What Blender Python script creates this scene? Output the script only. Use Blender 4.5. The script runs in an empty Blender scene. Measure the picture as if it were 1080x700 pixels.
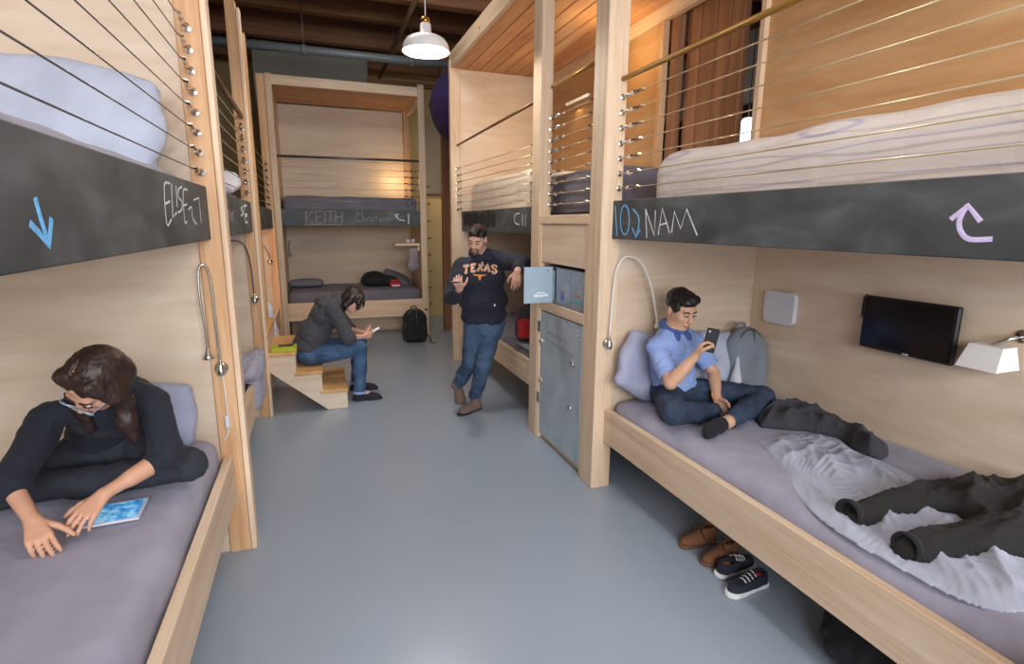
import bpy, bmesh, math, random
import numpy as np
from mathutils import Vector, Matrix
random.seed(4)
SC = bpy.context.scene
COL = SC.collection

# ------------------------------------------------------------------ camera
PITCH, YAW, ROLL, FPX, CAMH = math.radians(11.426), math.radians(20.064), math.radians(.457), 565.6, 1.8
cam = bpy.data.cameras.new('camera'); cam_o = bpy.data.objects.new('camera', cam); COL.objects.link(cam_o)
cam.sensor_fit = 'HORIZONTAL'; cam.sensor_width = 36; cam.lens = FPX / 1080 * 36; cam.clip_start = .02
_fw = Vector((math.sin(YAW) * math.cos(PITCH), math.cos(YAW) * math.cos(PITCH), -math.sin(PITCH)))
_rt = Vector((math.cos(YAW), -math.sin(YAW), 0)); _up = _rt.cross(_fw)
_r2 = _rt * math.cos(ROLL) + _up * math.sin(ROLL); _u2 = _up * math.cos(ROLL) - _rt * math.sin(ROLL)
cam_o.matrix_world = Matrix(((_r2.x, _u2.x, -_fw.x, 0), (_r2.y, _u2.y, -_fw.y, 0), (_r2.z, _u2.z, -_fw.z, CAMH), (0, 0, 0, 1)))
SC.camera = cam_o

# ------------------------------------------------------------------ light
SC.view_settings.view_transform = 'Standard'; SC.view_settings.look = 'None'
SC.view_settings.gamma = 1; SC.view_settings.use_curve_mapping = False
SC.view_settings.exposure = 0.22
W = bpy.data.worlds.new('world'); SC.world = W; W.use_nodes = True
W.node_tree.nodes['Background'].inputs[0].default_value = (.86, .93, 1, 1)
W.node_tree.nodes['Background'].inputs[1].default_value = .6

def lamp(name, kind, loc, power, color=(1, 1, 1), size=.1, rot=(0, 0, 0), size_y=None, spread=None):
    l = bpy.data.lights.new(name, kind); l.energy = power; l.color = color
    if kind == 'AREA':
        l.size = size
        if size_y: l.shape = 'RECTANGLE'; l.size_y = size_y
        if spread: l.spread = spread
    else:
        l.shadow_soft_size = size
    o = bpy.data.objects.new(name, l); o.location = loc; o.rotation_euler = rot; COL.objects.link(o)
    return o
# added fill lights, unseen: two high above the corridor, one behind the camera
lamp('overhead_fill', 'AREA', (.75, 1.2, 4.5), 22, (.95, .97, 1), 1.2, (0, 0, 0), 3.6)
lamp('overhead_fill_far', 'AREA', (.6, 5.3, 4.58), 32, (1, .95, .88), 1.2, (math.radians(22), 0, 0), .8)  # added to brighten the far end of the corridor
lamp('rear_fill', 'AREA', (.4, -3.2, 2.6), 320, (.93, .96, 1), 4.2, (math.radians(76), 0, 0), 2.0)  # added fill without a window, lifts end panels and lower bunks

# ------------------------------------------------------------------ helpers
WO = {}
def link(name, me, m=None, parent=None, loc=(0, 0, 0), smooth=False, rot=None):
    o = bpy.data.objects.new(name, me); COL.objects.link(o)
    loc = Vector(loc)
    if parent is not None:
        o.parent = parent; o.location = loc - WO[parent.name]
    else:
        o.location = loc
    if rot is not None: o.rotation_euler = rot
    WO[o.name] = loc
    if me is not None and m is not None and not len(me.materials): me.materials.append(m)
    elif me is not None and m is not None and me.materials[0] is not m:
        o.material_slots[0].link = 'OBJECT'; o.material_slots[0].material = m
    if me is not None and smooth:
        me.polygons.foreach_set('use_smooth', [True] * len(me.polygons))
    return o
def tag(o, label=None, cat=None, group=None, kind=None):
    if label: o['label'] = label
    if cat: o['category'] = cat
    if group: o['group'] = group
    if kind: o['kind'] = kind
    return o
def thing(name, label, cat, loc=(0, 0, 0), group=None, kind=None):
    o = link(name, None, None, None, loc); o.empty_display_size = .1
    return tag(o, label, cat, group, kind)

_boxcache = {}
def box_mesh(dx, dy, dz, bev=.004):
    key = (round(dx, 4), round(dy, 4), round(dz, 4), bev)
    if key in _boxcache: return _boxcache[key].copy() if False else _boxcache[key]
    bm = bmesh.new(); bmesh.ops.create_cube(bm, size=1)
    bmesh.ops.scale(bm, vec=(dx, dy, dz), verts=bm.verts)
    if bev:
        bmesh.ops.bevel(bm, geom=bm.edges[:], offset=min(bev, .4 * min(dx, dy, dz)), segments=1, affect='EDGES')
    me = bpy.data.meshes.new('box'); bm.to_mesh(me); bm.free()
    _boxcache[key] = me
    return me
def box(name, x0, x1, y0, y1, z0, z1, m, parent=None, bev=.004, rot=None):
    me = box_mesh(abs(x1 - x0), abs(y1 - y0), abs(z1 - z0), bev)
    return link(name, me, m, parent, ((x0 + x1) / 2, (y0 + y1) / 2, (z0 + z1) / 2), rot=rot)
def wbox(name, x0, x1, y0, y1, z0, z1, parent=None, kind='pine', bev=.004, rot=None):
    d = (abs(x1 - x0), abs(y1 - y0), abs(z1 - z0)); ax = 'xyz'[d.index(max(d))]
    if kind in ('ply', 'ply_dim'): ax = {0: 'y', 1: 'x', 2: 'x'}[d.index(min(d))]
    return box(name, x0, x1, y0, y1, z0, z1, MAT[kind + '_' + ax], parent, bev, rot)
def raw_mesh(name, V, F):
    me = bpy.data.meshes.new(name); V = np.asarray(V, np.float32)
    me.vertices.add(len(V)); me.vertices.foreach_set('co', V.ravel())
    if isinstance(F, np.ndarray):
        n, k = F.shape
        me.loops.add(n * k); me.loops.foreach_set('vertex_index', F.astype(np.int32).ravel())
        me.polygons.add(n); me.polygons.foreach_set('loop_start', np.arange(0, n * k, k, dtype=np.int32))
        me.polygons.foreach_set('loop_total', np.full(n, k, np.int32))
        me.update(calc_edges=True); me.validate()
    else:
        me = bpy.data.meshes.new(name); me.from_pydata([tuple(map(float, v)) for v in V], [], F); me.update()
    return me
def catmull(pts, n=6):
    P = [Vector(p) for p in pts]; P = [P[0] * 2 - P[1]] + P + [P[-1] * 2 - P[-2]]; out = []
    for i in range(1, len(P) - 2):
        for j in range(n):
            t = j / n; a, b, c, d = P[i - 1:i + 3]
            out.append(.5 * ((2 * b) + (c - a) * t + (2 * a - 5 * b + 4 * c - d) * t * t + (3 * b - a - 3 * c + d) * t ** 3))
    out.append(P[-2]); return out
def tube_data(pts, r, seg=8, squash=None, normal=None):
    """tube along a polyline; r scalar or list; squash: thickness ratio along a fixed normal"""
    pts = [Vector(p) for p in pts]; n = len(pts)
    rs = r if isinstance(r, (list, tuple)) else [r] * n
    V, F = [], []; u = None
    for i, p in enumerate(pts):
        t = (pts[min(i + 1, n - 1)] - pts[max(i - 1, 0)])
        t = t.normalized() if t.length > 1e-9 else Vector((0, 0, 1))
        if normal is not None:
            w = Vector(normal); u = t.cross(w); u = u.normalized() if u.length > 1e-6 else t.orthogonal().normalized()
        else:
            if u is None: u = t.orthogonal().normalized()
            u = (u - t * u.dot(t)); u = u.normalized() if u.length > 1e-6 else t.orthogonal().normalized()
            w = t.cross(u)
        for k in range(seg):
            a = 2 * math.pi * (k + .5) / seg
            V.append(p + u * math.cos(a) * rs[i] + w * math.sin(a) * rs[i] * (squash or 1))
    for i in range(n - 1):
        for k in range(seg):
            F.append((i * seg + k, i * seg + (k + 1) % seg, (i + 1) * seg + (k + 1) % seg, (i + 1) * seg + k))
    F.append(tuple(range(seg))[::-1]); F.append(tuple((n - 1) * seg + k for k in range(seg)))
    return V, F
def merge(parts):
    V, F = [], []
    for v, f in parts:
        o = len(V); V += list(v); F += [tuple(i + o for i in q) for q in f]
    return V, F
def mesh_at(name, VF, m, parent, origin=None, smooth=True):
    """VF in world coordinates -> object whose origin is `origin` (or the parent's origin)"""
    V, F = VF
    org = Vector(origin) if origin is not None else (WO[parent.name] if parent is not None else Vector(V[0]))
    A = np.array([tuple(v) for v in V], np.float32) - np.array(org, np.float32)
    return link(name, raw_mesh(name, A, F), m, parent, org, smooth)
def tube(name, pts, r, m, parent, seg=8, smooth=True, **k):
    pts = [Vector(p) for p in pts]
    return mesh_at(name, tube_data(pts, r, seg, **k), m, parent, origin=sum(pts, Vector()) / len(pts), smooth=smooth)
def lathe_data(prof, seg=24, c=(0, 0, 0), axis=None, closed=False):
    """prof: list of (r, z); axis: optional Matrix rotating z"""
    V, F = [], []; c = Vector(c)
    for r, z in prof:
        for k in range(seg):
            a = 2 * math.pi * k / seg; v = Vector((r * math.cos(a), r * math.sin(a), z))
            V.append(c + (axis @ v if axis is not None else v))
    for i in range(len(prof) - 1):
        for k in range(seg):
            F.append((i * seg + k, i * seg + (k + 1) % seg, (i + 1) * seg + (k + 1) % seg, (i + 1) * seg + k))
    if not closed:
        if prof[0][0] > 1e-5: F.append(tuple(range(seg))[::-1])
        if prof[-1][0] > 1e-5: F.append(tuple((len(prof) - 1) * seg + k for k in range(seg)))
    return V, F
def look_axis(d):
    return Vector(d).to_track_quat('Z', 'Y').to_matrix()
def soft_box_data(c, half, r, n=(24, 24, 6), amp=.0, freq=6, seed=0, sag=0.):
    """a rounded, slightly uneven cushion-like box"""
    hx, hy, hz = half; V, F, idx = [], [], {}
    nx, ny, nz = n
    def vid(i, j, k):
        if (i, j, k) not in idx:
            p = np.array([(-1 + 2 * i / nx) * hx, (-1 + 2 * j / ny) * hy, (-1 + 2 * k / nz) * hz])
            idx[(i, j, k)] = len(V); V.append(p)
        return idx[(i, j, k)]
    for i in range(nx):
        for j in range(ny):
            F.append((vid(i, j, nz), vid(i + 1, j, nz), vid(i + 1, j + 1, nz), vid(i, j + 1, nz)))
            F.append((vid(i, j, 0), vid(i, j + 1, 0), vid(i + 1, j + 1, 0), vid(i + 1, j, 0)))
    for i in range(nx):
        for k in range(nz):
            F.append((vid(i, 0, k), vid(i + 1, 0, k), vid(i + 1, 0, k + 1), vid(i, 0, k + 1)))
            F.append((vid(i, ny, k), vid(i, ny, k + 1), vid(i + 1, ny, k + 1), vid(i + 1, ny, k)))
    for j in range(ny):
        for k in range(nz):
            F.append((vid(0, j, k), vid(0, j, k + 1), vid(0, j + 1, k + 1), vid(0, j + 1, k)))
            F.append((vid(nx, j, k), vid(nx, j + 1, k), vid(nx, j + 1, k + 1), vid(nx, j, k + 1)))
    P = np.array(V); h = np.array(half); q = np.clip(P, -(h - r), h - r); d = P - q
    L = np.linalg.norm(d, axis=1, keepdims=True); Q = q + np.where(L > 1e-9, d / np.maximum(L, 1e-9) * np.minimum(r, L * 1.0 + 1e9), 0)
    Q = np.where(L > 1e-9, q + d / np.maximum(L, 1e-9) * r, P)
    if sag:
        Q[:, 2] *= 1 - sag * np.maximum((Q[:, 0] / hx) ** 2, (Q[:, 1] / hy) ** 2) ** 2
    if amp:
        nrm = d / np.maximum(L, 1e-9); nz_ = vnoise(Q * freq + seed * 7.3)
        Q = Q + np.where(L > 1e-9, nrm, 0) * nz_[:, None] * amp
    return [Vector(v) + Vector(c) for v in Q], F
def vnoise(P):
    """cheap smooth noise from warped sines, about -1..1"""
    x, y, z = P[..., 0], P[..., 1], P[..., 2]
    a = np.sin(x * 1.7 + 1.3 * np.sin(y * 1.1 + z * .7)) + np.sin(y * 1.9 + 1.1 * np.sin(z * 1.3 + x * .9) + 2) + np.sin(z * 1.5 + 1.2 * np.sin(x * 1.2 + y * .8) + 4)
    return a / 3

# ------------------------------------------------------------------ materials
MAT = {}
def nt(name):
    m = bpy.data.materials.new(name); m.use_nodes = True
    b = m.node_tree.nodes['Principled BSDF']; MAT[name] = m
    return m, m.node_tree, b
def node(t, typ, **k):
    n = t.nodes.new(typ)
    for a, v in k.items(): setattr(n, a, v)
    return n
def srgb(r, g, b):
    f = lambda c: (c / 255 / 12.92) if c <= 10 else ((c / 255 + .055) / 1.055) ** 2.4
    return (f(r), f(g), f(b), 1)
def ramp(t, stops):
    r = node(t, 'ShaderNodeValToRGB'); e = r.color_ramp.elements
    while len(e) < len(stops): e.new(.5)
    for el, (p, c) in zip(e, stops): el.position = p; el.color = c
    return r
def wood(name, axis, stops, stretch=.06, scale=14, rough=.55, bump=.12, knots=True, rings=1.0):
    m, t, b = nt(name + '_' + axis); L = t.links
    tc = node(t, 'ShaderNodeTexCoord'); oi = node(t, 'ShaderNodeObjectInfo')
    mul = node(t, 'ShaderNodeVectorMath', operation='SCALE'); mul.inputs[0].default_value = (13.7, 7.1, 9.3)
    L.new(oi.outputs['Random'], mul.inputs['Scale'])
    add = node(t, 'ShaderNodeVectorMath', operation='ADD'); L.new(tc.outputs['Object'], add.inputs[0]); L.new(mul.outputs[0], add.inputs[1])
    mp = node(t, 'ShaderNodeMapping'); s = [1, 1, 1]; s['xyz'.index(axis)] = stretch; mp.inputs['Scale'].default_value = s
    L.new(add.outputs[0], mp.inputs[0])
    n1 = node(t, 'ShaderNodeTexNoise'); n1.inputs['Scale'].default_value = scale; n1.inputs['Detail'].default_value = 5; n1.inputs['Distortion'].default_value = .6 * rings
    n2 = node(t, 'ShaderNodeTexNoise'); n2.inputs['Scale'].default_value = scale * 6; n2.inputs['Detail'].default_value = 3
    L.new(mp.outputs[0], n1.inputs['Vector']); L.new(mp.outputs[0], n2.inputs['Vector'])
    mx = node(t, 'ShaderNodeMix'); mx.inputs['Factor'].default_value = .3
    L.new(n1.outputs['Fac'], mx.inputs[2]); L.new(n2.outputs['Fac'], mx.inputs[3])
    r = ramp(t, stops); L.new(mx.outputs[0], r.inputs[0])
    hue = node(t, 'ShaderNodeHueSaturation'); L.new(r.outputs[0], hue.inputs['Color'])
    mr = node(t, 'ShaderNodeMapRange'); mr.inputs['To Min'].default_value = .88; mr.inputs['To Max'].default_value = 1.1
    L.new(oi.outputs['Random'], mr.inputs['Value']); L.new(mr.outputs[0], hue.inputs['Value'])
    last = hue.outputs[0]
    if knots:
        v = node(t, 'ShaderNodeTexVoronoi'); v.inputs['Scale'].default_value = 3.2
        mk = node(t, 'ShaderNodeMapping'); sk = [1, 1, 1]; sk['xyz'.index(axis)] = .45; mk.inputs['Scale'].default_value = sk
        L.new(add.outputs[0], mk.inputs[0]); L.new(mk.outputs[0], v.inputs['Vector'])
        kr = ramp(t, [(.02, (1, 1, 1, 1)), (.055, (0, 0, 0, 1))]); L.new(v.outputs['Distance'], kr.inputs[0])
        mk2 = node(t, 'ShaderNodeMix', data_type='RGBA'); L.new(kr.outputs[0], mk2.inputs['Factor'])
        L.new(last, mk2.inputs[6]); mk2.inputs[7].default_value = (stops[0][1][0] * .45, stops[0][1][1] * .32, stops[0][1][2] * .22, 1)
        last = mk2.outputs[2]
    L.new(last, b.inputs['Base Color']); b.inputs['Roughness'].default_value = rough
    bp = node(t, 'ShaderNodeBump'); bp.inputs['Strength'].default_value = bump; bp.inputs['Distance'].default_value = .002
    L.new(n2.outputs['Fac'], bp.inputs['Height']); L.new(bp.outputs[0], b.inputs['Normal'])
for ax in 'xyz':
    wood('pine', ax, [(.25, srgb(196, 160, 126)), (.5, srgb(222, 194, 164)), (.75, srgb(234, 214, 190))], scale=15)
    wood('ply', ax, [(.3, srgb(204, 178, 152)), (.5, srgb(216, 194, 170)), (.7, srgb(226, 208, 188))], stretch=.16, scale=4.2, bump=.05, knots=False, rings=2.2)
    wood('fir', ax, [(.25, srgb(176, 126, 84)), (.5, srgb(208, 162, 118)), (.75, srgb(224, 186, 146))], scale=18)
    wood('timber', ax, [(.25, srgb(104, 64, 40)), (.5, srgb(142, 96, 64)), (.75, srgb(168, 122, 86))], scale=9, rough=.7, bump=.3)
    wood('tread', ax, [(.25, srgb(184, 134, 82)), (.5, srgb(206, 160, 104)), (.75, srgb(222, 182, 130))], scale=12)
    wood('ply_dim', ax, [(.3, srgb(176, 130, 84)), (.5, srgb(192, 148, 102)), (.7, srgb(204, 166, 122))], stretch=.16, scale=4.2, bump=.05, knots=False, rings=2.2)  # ply copy with the dim light of the upper right bunks in its colour
    wood('plank', ax, [(.25, srgb(168, 112, 72)), (.5, srgb(202, 150, 108)), (.75, srgb(218, 172, 130))], scale=12)

def plain(name, col, rough=.6, metal=0, var=.12, scale=20, bump=0, bscale=200, spec=None, emit=None, estr=0, sheen=0, coat=0, trans=0):
    m, t, b = nt(name); L = t.links
    tc = node(t, 'ShaderNodeTexCoord'); n = node(t, 'ShaderNodeTexNoise'); n.inputs['Scale'].default_value = scale; n.inputs['Detail'].default_value = 4
    L.new(tc.outputs['Object'], n.inputs['Vector'])
    c0 = tuple(max(0, c * (1 - var)) for c in col[:3]) + (1,); c1 = tuple(min(1, c * (1 + var)) for c in col[:3]) + (1,)
    r = ramp(t, [(.3, c0), (.7, c1)]); L.new(n.outputs['Fac'], r.inputs[0]); L.new(r.outputs[0], b.inputs['Base Color'])
    b.inputs['Roughness'].default_value = rough; b.inputs['Metallic'].default_value = metal
    if spec is not None: b.inputs['Specular IOR Level'].default_value = spec
    if sheen: b.inputs['Sheen Weight'].default_value = sheen
    if coat: b.inputs['Coat Weight'].default_value = coat
    if trans: b.inputs['Transmission Weight'].default_value = trans
    if emit: b.inputs['Emission Color'].default_value = emit; b.inputs['Emission Strength'].default_value = estr
    if bump:
        n2 = node(t, 'ShaderNodeTexNoise'); n2.inputs['Scale'].default_value = bscale; n2.inputs['Detail'].default_value = 3
        L.new(tc.outputs['Object'], n2.inputs['Vector'])
        bp = node(t, 'ShaderNodeBump'); bp.inputs['Strength'].default_value = bump; bp.inputs['Distance'].default_value = .01
        L.new(n2.outputs['Fac'], bp.inputs['Height']); L.new(bp.outputs[0], b.inputs['Normal'])
    return m
def floor_material():
    m, t, b = nt('floor_paint'); L = t.links
    tc = node(t, 'ShaderNodeTexCoord')
    n = node(t, 'ShaderNodeTexNoise'); n.inputs['Scale'].default_value = 1.3; n.inputs['Detail'].default_value = 6; n.inputs['Roughness'].default_value = .6
    L.new(tc.outputs['Object'], n.inputs['Vector'])
    r = ramp(t, [(.3, srgb(150, 162, 177)), (.7, srgb(153, 165, 180))]); L.new(n.outputs['Fac'], r.inputs[0]); L.new(r.outputs[0], b.inputs['Base Color'])
    rr = ramp(t, [(.3, (.28, .28, .28, 1)), (.7, (.285, .285, .285, 1))]); n3 = node(t, 'ShaderNodeTexNoise'); n3.inputs['Scale'].default_value = 3; n3.inputs['Detail'].default_value = 5
    L.new(tc.outputs['Object'], n3.inputs['Vector']); L.new(n3.outputs['Fac'], rr.inputs[0]); L.new(rr.outputs[0], b.inputs['Roughness'])
    n2 = node(t, 'ShaderNodeTexNoise'); n2.inputs['Scale'].default_value = 9; n2.inputs['Detail'].default_value = 2; L.new(tc.outputs['Object'], n2.inputs['Vector'])
    bp = node(t, 'ShaderNodeBump'); bp.inputs['Strength'].default_value = .0; bp.inputs['Distance'].default_value = .01
    L.new(n2.outputs['Fac'], bp.inputs['Height']); L.new(bp.outputs[0], b.inputs['Normal'])
floor_material()
def chalk_material():
    m, t, b = nt('chalkboard'); L = t.links
    tc = node(t, 'ShaderNodeTexCoord'); mp = node(t, 'ShaderNodeMapping'); mp.inputs['Scale'].default_value = (.7, .7, 1.6)
    L.new(tc.outputs['Object'], mp.inputs[0])
    n = node(t, 'ShaderNodeTexNoise'); n.inputs['Scale'].default_value = 4; n.inputs['Detail'].default_value = 6; n.inputs['Distortion'].default_value = .8
    L.new(mp.outputs[0], n.inputs['Vector'])
    r = ramp(t, [(.3, srgb(54, 56, 58)), (.55, srgb(76, 79, 81)), (.78, srgb(104, 107, 109))]); L.new(n.outputs['Fac'], r.inputs[0]); L.new(r.outputs[0], b.inputs['Base Color'])
    b.inputs['Roughness'].default_value = .62
chalk_material()
def striped_sheet():
    m, t, b = nt('striped_sheet'); L = t.links
    tc = node(t, 'ShaderNodeTexCoord'); sp = node(t, 'ShaderNodeSeparateXYZ'); L.new(tc.outputs['Object'], sp.inputs[0])
    n = node(t, 'ShaderNodeTexNoise'); n.inputs['Scale'].default_value = 1.1; n.inputs['Detail'].default_value = 0; L.new(tc.outputs['Object'], n.inputs['Vector'])
    # stripes run along the bed: spaced by the girth coordinate x+z
    sub = node(t, 'ShaderNodeMath', operation='SUBTRACT'); L.new(sp.outputs['X'], sub.inputs[0]); L.new(sp.outputs['Z'], sub.inputs[1])
    ml = node(t, 'ShaderNodeMath', operation='MULTIPLY_ADD'); L.new(n.outputs['Fac'], ml.inputs[0]); ml.inputs[1].default_value = .012; L.new(sub.outputs[0], ml.inputs[2])
    m2 = node(t, 'ShaderNodeMath', operation='MULTIPLY'); L.new(ml.outputs[0], m2.inputs[0]); m2.inputs[1].default_value = 19
    fr = node(t, 'ShaderNodeMath', operation='FRACT'); L.new(m2.outputs[0], fr.inputs[0])
    r = ramp(t, [(.0, srgb(206, 196, 192)), (.80, srgb(206, 196, 192)), (.88, srgb(164, 162, 182)), (.96, srgb(206, 196, 192))]); L.new(fr.outputs[0], r.inputs[0])
    L.new(r.outputs[0], b.inputs['Base Color']); b.inputs['Roughness'].default_value = .85
    n2 = node(t, 'ShaderNodeTexNoise'); n2.inputs['Scale'].default_value = 9; n2.inputs['Detail'].default_value = 4; n2.inputs['Distortion'].default_value = 1.5; L.new(tc.outputs['Object'], n2.inputs['Vector'])
    bp = node(t, 'ShaderNodeBump'); bp.inputs['Strength'].default_value = .3; bp.inputs['Distance'].default_value = .02
    L.new(n2.outputs['Fac'], bp.inputs['Height']); L.new(bp.outputs[0], b.inputs['Normal'])
striped_sheet()
def denim(name, c0, c1):
    m, t, b = nt(name); L = t.links
    tc = node(t, 'ShaderNodeTexCoord'); n = node(t, 'ShaderNodeTexNoise'); n.inputs['Scale'].default_value = 7; n.inputs['Detail'].default_value = 5
    L.new(tc.outputs['Object'], n.inputs['Vector']); r = ramp(t, [(.35, c0), (.7, c1)]); L.new(n.outputs['Fac'], r.inputs[0])
    L.new(r.outputs[0], b.inputs['Base Color']); b.inputs['Roughness'].default_value = .85
    n2 = node(t, 'ShaderNodeTexNoise'); n2.inputs['Scale'].default_value = 24; n2.inputs['Detail'].default_value = 4; n2.inputs['Distortion'].default_value = 1.2; L.new(tc.outputs['Object'], n2.inputs['Vector'])
    bp = node(t, 'ShaderNodeBump'); bp.inputs['Strength'].default_value = .5; bp.inputs['Distance'].default_value = .012
    L.new(n2.outputs['Fac'], bp.inputs['Height']); L.new(bp.outputs[0], b.inputs['Normal'])
denim('denim_dark', srgb(34, 46, 66), srgb(52, 68, 92)); denim('denim_mid', srgb(46, 72, 104), srgb(74, 104, 140)); denim('denim_worn', srgb(42, 62, 88), srgb(72, 96, 124)); denim('denim_black', srgb(32, 34, 42), srgb(48, 52, 62))
fab = lambda n, c, **k: plain(n, c, rough=.9, var=.1, scale=6, bump=.35, bscale=16, sheen=.04, **k)
fab('sheet_lavender', srgb(158, 156, 174)); fab('sheet_grey', srgb(108, 105, 116)); fab('sheet_cream', srgb(214, 198, 180)); fab('sheet_white', srgb(206, 206, 216)); fab('blanket_blue', srgb(178, 182, 200))
fab('pillow_lavender', srgb(160, 162, 186)); fab('pillow_pale', srgb(176, 182, 200)); fab('pillow_grey', srgb(112, 108, 120))
fab('knit_charcoal', srgb(58, 58, 64)); fab('jacket_black', srgb(32, 29, 28)); fab('hoodie_navy', srgb(30, 34, 48)); fab('hoodie_grey', srgb(66, 66, 72)); fab('sweater_navy', srgb(26, 30, 42))
fab('shirt_blue', srgb(138, 160, 212)); fab('collar_blue', srgb(66, 92, 158)); fab('towel_grey', srgb(150, 142, 148)); fab('bag_grey', srgb(122, 130, 142)); fab('bag_black', srgb(26, 26, 30)); fab('bag_dark', srgb(52, 52, 58)); fab('bag_red', srgb(176, 38, 44)); fab('purple_cloth', srgb(60, 44, 98)); fab('purple_dark', srgb(50, 24, 72))
fab('sock_black', srgb(24, 24, 30)); fab('suede_brown', srgb(126, 82, 54)); fab('suede_dark', srgb(92, 58, 40)); fab('canvas_navy', srgb(34, 38, 52)); fab('boot_leather', srgb(112, 92, 82)); fab('lining_orange', srgb(222, 140, 60)); fab('lining_red', srgb(190, 60, 70)); fab('shoe_black', srgb(32, 34, 42))
plain('rubber_white', srgb(220, 220, 222), .6); plain('rubber_black', srgb(26, 24, 24), .6); plain('rubber_brown', srgb(104, 74, 54), .7)
plain('steel', srgb(186, 198, 208), .36, .3, var=.1, scale=5, bump=.03, bscale=40); plain('steel_box', srgb(146, 158, 168), .42, .3, var=.15, scale=6); plain('steel_pale', srgb(164, 182, 198), .45, .25, var=.06, scale=4)
plain('chrome', srgb(210, 208, 202), .18, 1, var=.05); plain('cable_steel', srgb(214, 196, 160), .3, .8, var=.05); plain('rail_brown', srgb(110, 76, 44), .4, .5, var=.1); plain('rail_brass', srgb(172, 132, 62), .38, .6, var=.1); plain('rail_grey', srgb(108, 104, 104), .4, .6)
plain('black_plastic', srgb(18, 18, 20), .4); plain('screen_black', srgb(16, 15, 17), .16, var=.05); plain('white_plastic', srgb(214, 216, 226), .4, var=.03); plain('white_enamel', srgb(232, 228, 226), .35, var=.03); plain('brass', srgb(196, 150, 60), .3, 1)
plain('cable_white', srgb(228, 226, 224), .5, var=.03); plain('pipe_grey', srgb(108, 116, 120), .5, .2); plain('conduit', srgb(120, 96, 72), .5, .2)
plain('wall_grey', srgb(158, 152, 142), .9, var=.06, scale=3); plain('wall_yellow', srgb(208, 182, 136), .9, var=.05, scale=2); plain('wall_dark', srgb(70, 52, 38), .9, var=.2, scale=2); plain('wall_cream', srgb(206, 192, 160), .8, var=.05, scale=2)
plain('chalk_white', srgb(216, 218, 222), .9, var=.18, scale=60); plain('chalk_blue', srgb(110, 180, 232), .9, var=.15, scale=60); plain('chalk_violet', srgb(214, 198, 236), .9, var=.12, scale=60); plain('chalk_faint', srgb(128, 130, 134), .9, var=.2, scale=60); plain('chalk_slate', srgb(70, 88, 106), .9, var=.2, scale=60)
plain('black_smudge', srgb(34, 30, 26), .9)
plain('ink', srgb(70, 78, 86), .7); plain('sticker_white', srgb(228, 234, 240), .5); plain('sticker_blue', srgb(84, 92, 160), .5); plain('sticker_teal', srgb(98, 160, 172), .5); plain('sticker_rust', srgb(158, 120, 110), .5)
plain('book_green', srgb(176, 184, 44), .5); plain('red_plastic', srgb(170, 34, 50), .4); plain('letter_orange', srgb(226, 140, 66), .8); plain('letter_white', srgb(222, 220, 214), .8); plain('ceramic', srgb(206, 206, 204), .3)
plain('hair_black', srgb(24, 20, 20), .45, var=.3, scale=40, bump=.4, bscale=60); plain('hair_brown', srgb(48, 32, 26), .42, var=.4, scale=30, bump=.5, bscale=60); plain('hair_dark', srgb(36, 25, 22), .42, var=.4, scale=30, bump=.5, bscale=60)
def skin(name, c):
    m = plain(name, c, .5, var=.05, scale=14); b = m.node_tree.nodes['Principled BSDF']
    b.inputs['Subsurface Weight'].default_value = .12; b.inputs['Subsurface Radius'].default_value = (.012, .005, .003); b.inputs['Subsurface Scale'].default_value = .5
skin('skin_tan', srgb(208, 162, 132)); skin('skin_light', srgb(214, 164, 142)); skin('skin_warm', srgb(206, 156, 128)); skin('lips', srgb(176, 108, 98)); skin('beard', srgb(92, 66, 54)); plain('eye_white', srgb(222, 216, 212), .3); plain('eye_dark', srgb(34, 24, 22), .3)
plain('bulb', (1, .93, .82), .5, emit=(1, .92, .8, 1), estr=25); plain('shade_glow', srgb(240, 240, 250), .5, emit=(.9, .92, 1, 1), estr=1.1); plain('lamp_far', (1, 1, 1), .5, emit=(.85, .88, 1, 1), estr=6); plain('tube_warm', (1, .9, .7), .5, emit=(1, .86, .6, 1), estr=.35)
def tablet_screen():
    m, t, b = nt('tablet_screen'); L = t.links; tc = node(t, 'ShaderNodeTexCoord')
    n = node(t, 'ShaderNodeTexNoise'); n.inputs['Scale'].default_value = 22; n.inputs['Detail'].default_value = 4; L.new(tc.outputs['Object'], n.inputs['Vector'])
    r = ramp(t, [(.32, srgb(30, 80, 160)), (.48, srgb(70, 150, 210)), (.58, srgb(150, 205, 235)), (.7, srgb(120, 110, 160))]); L.new(n.outputs['Color'], r.inputs[0])
    L.new(r.outputs[0], b.inputs['Base Color']); L.new(r.outputs[0], b.inputs['Emission Color']); b.inputs['Emission Strength'].default_value = .45; b.inputs['Roughness'].default_value = .15
tablet_screen()
plain('phone_screen', srgb(200, 216, 236), .15, emit=srgb(200, 216, 240), estr=.7)
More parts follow.
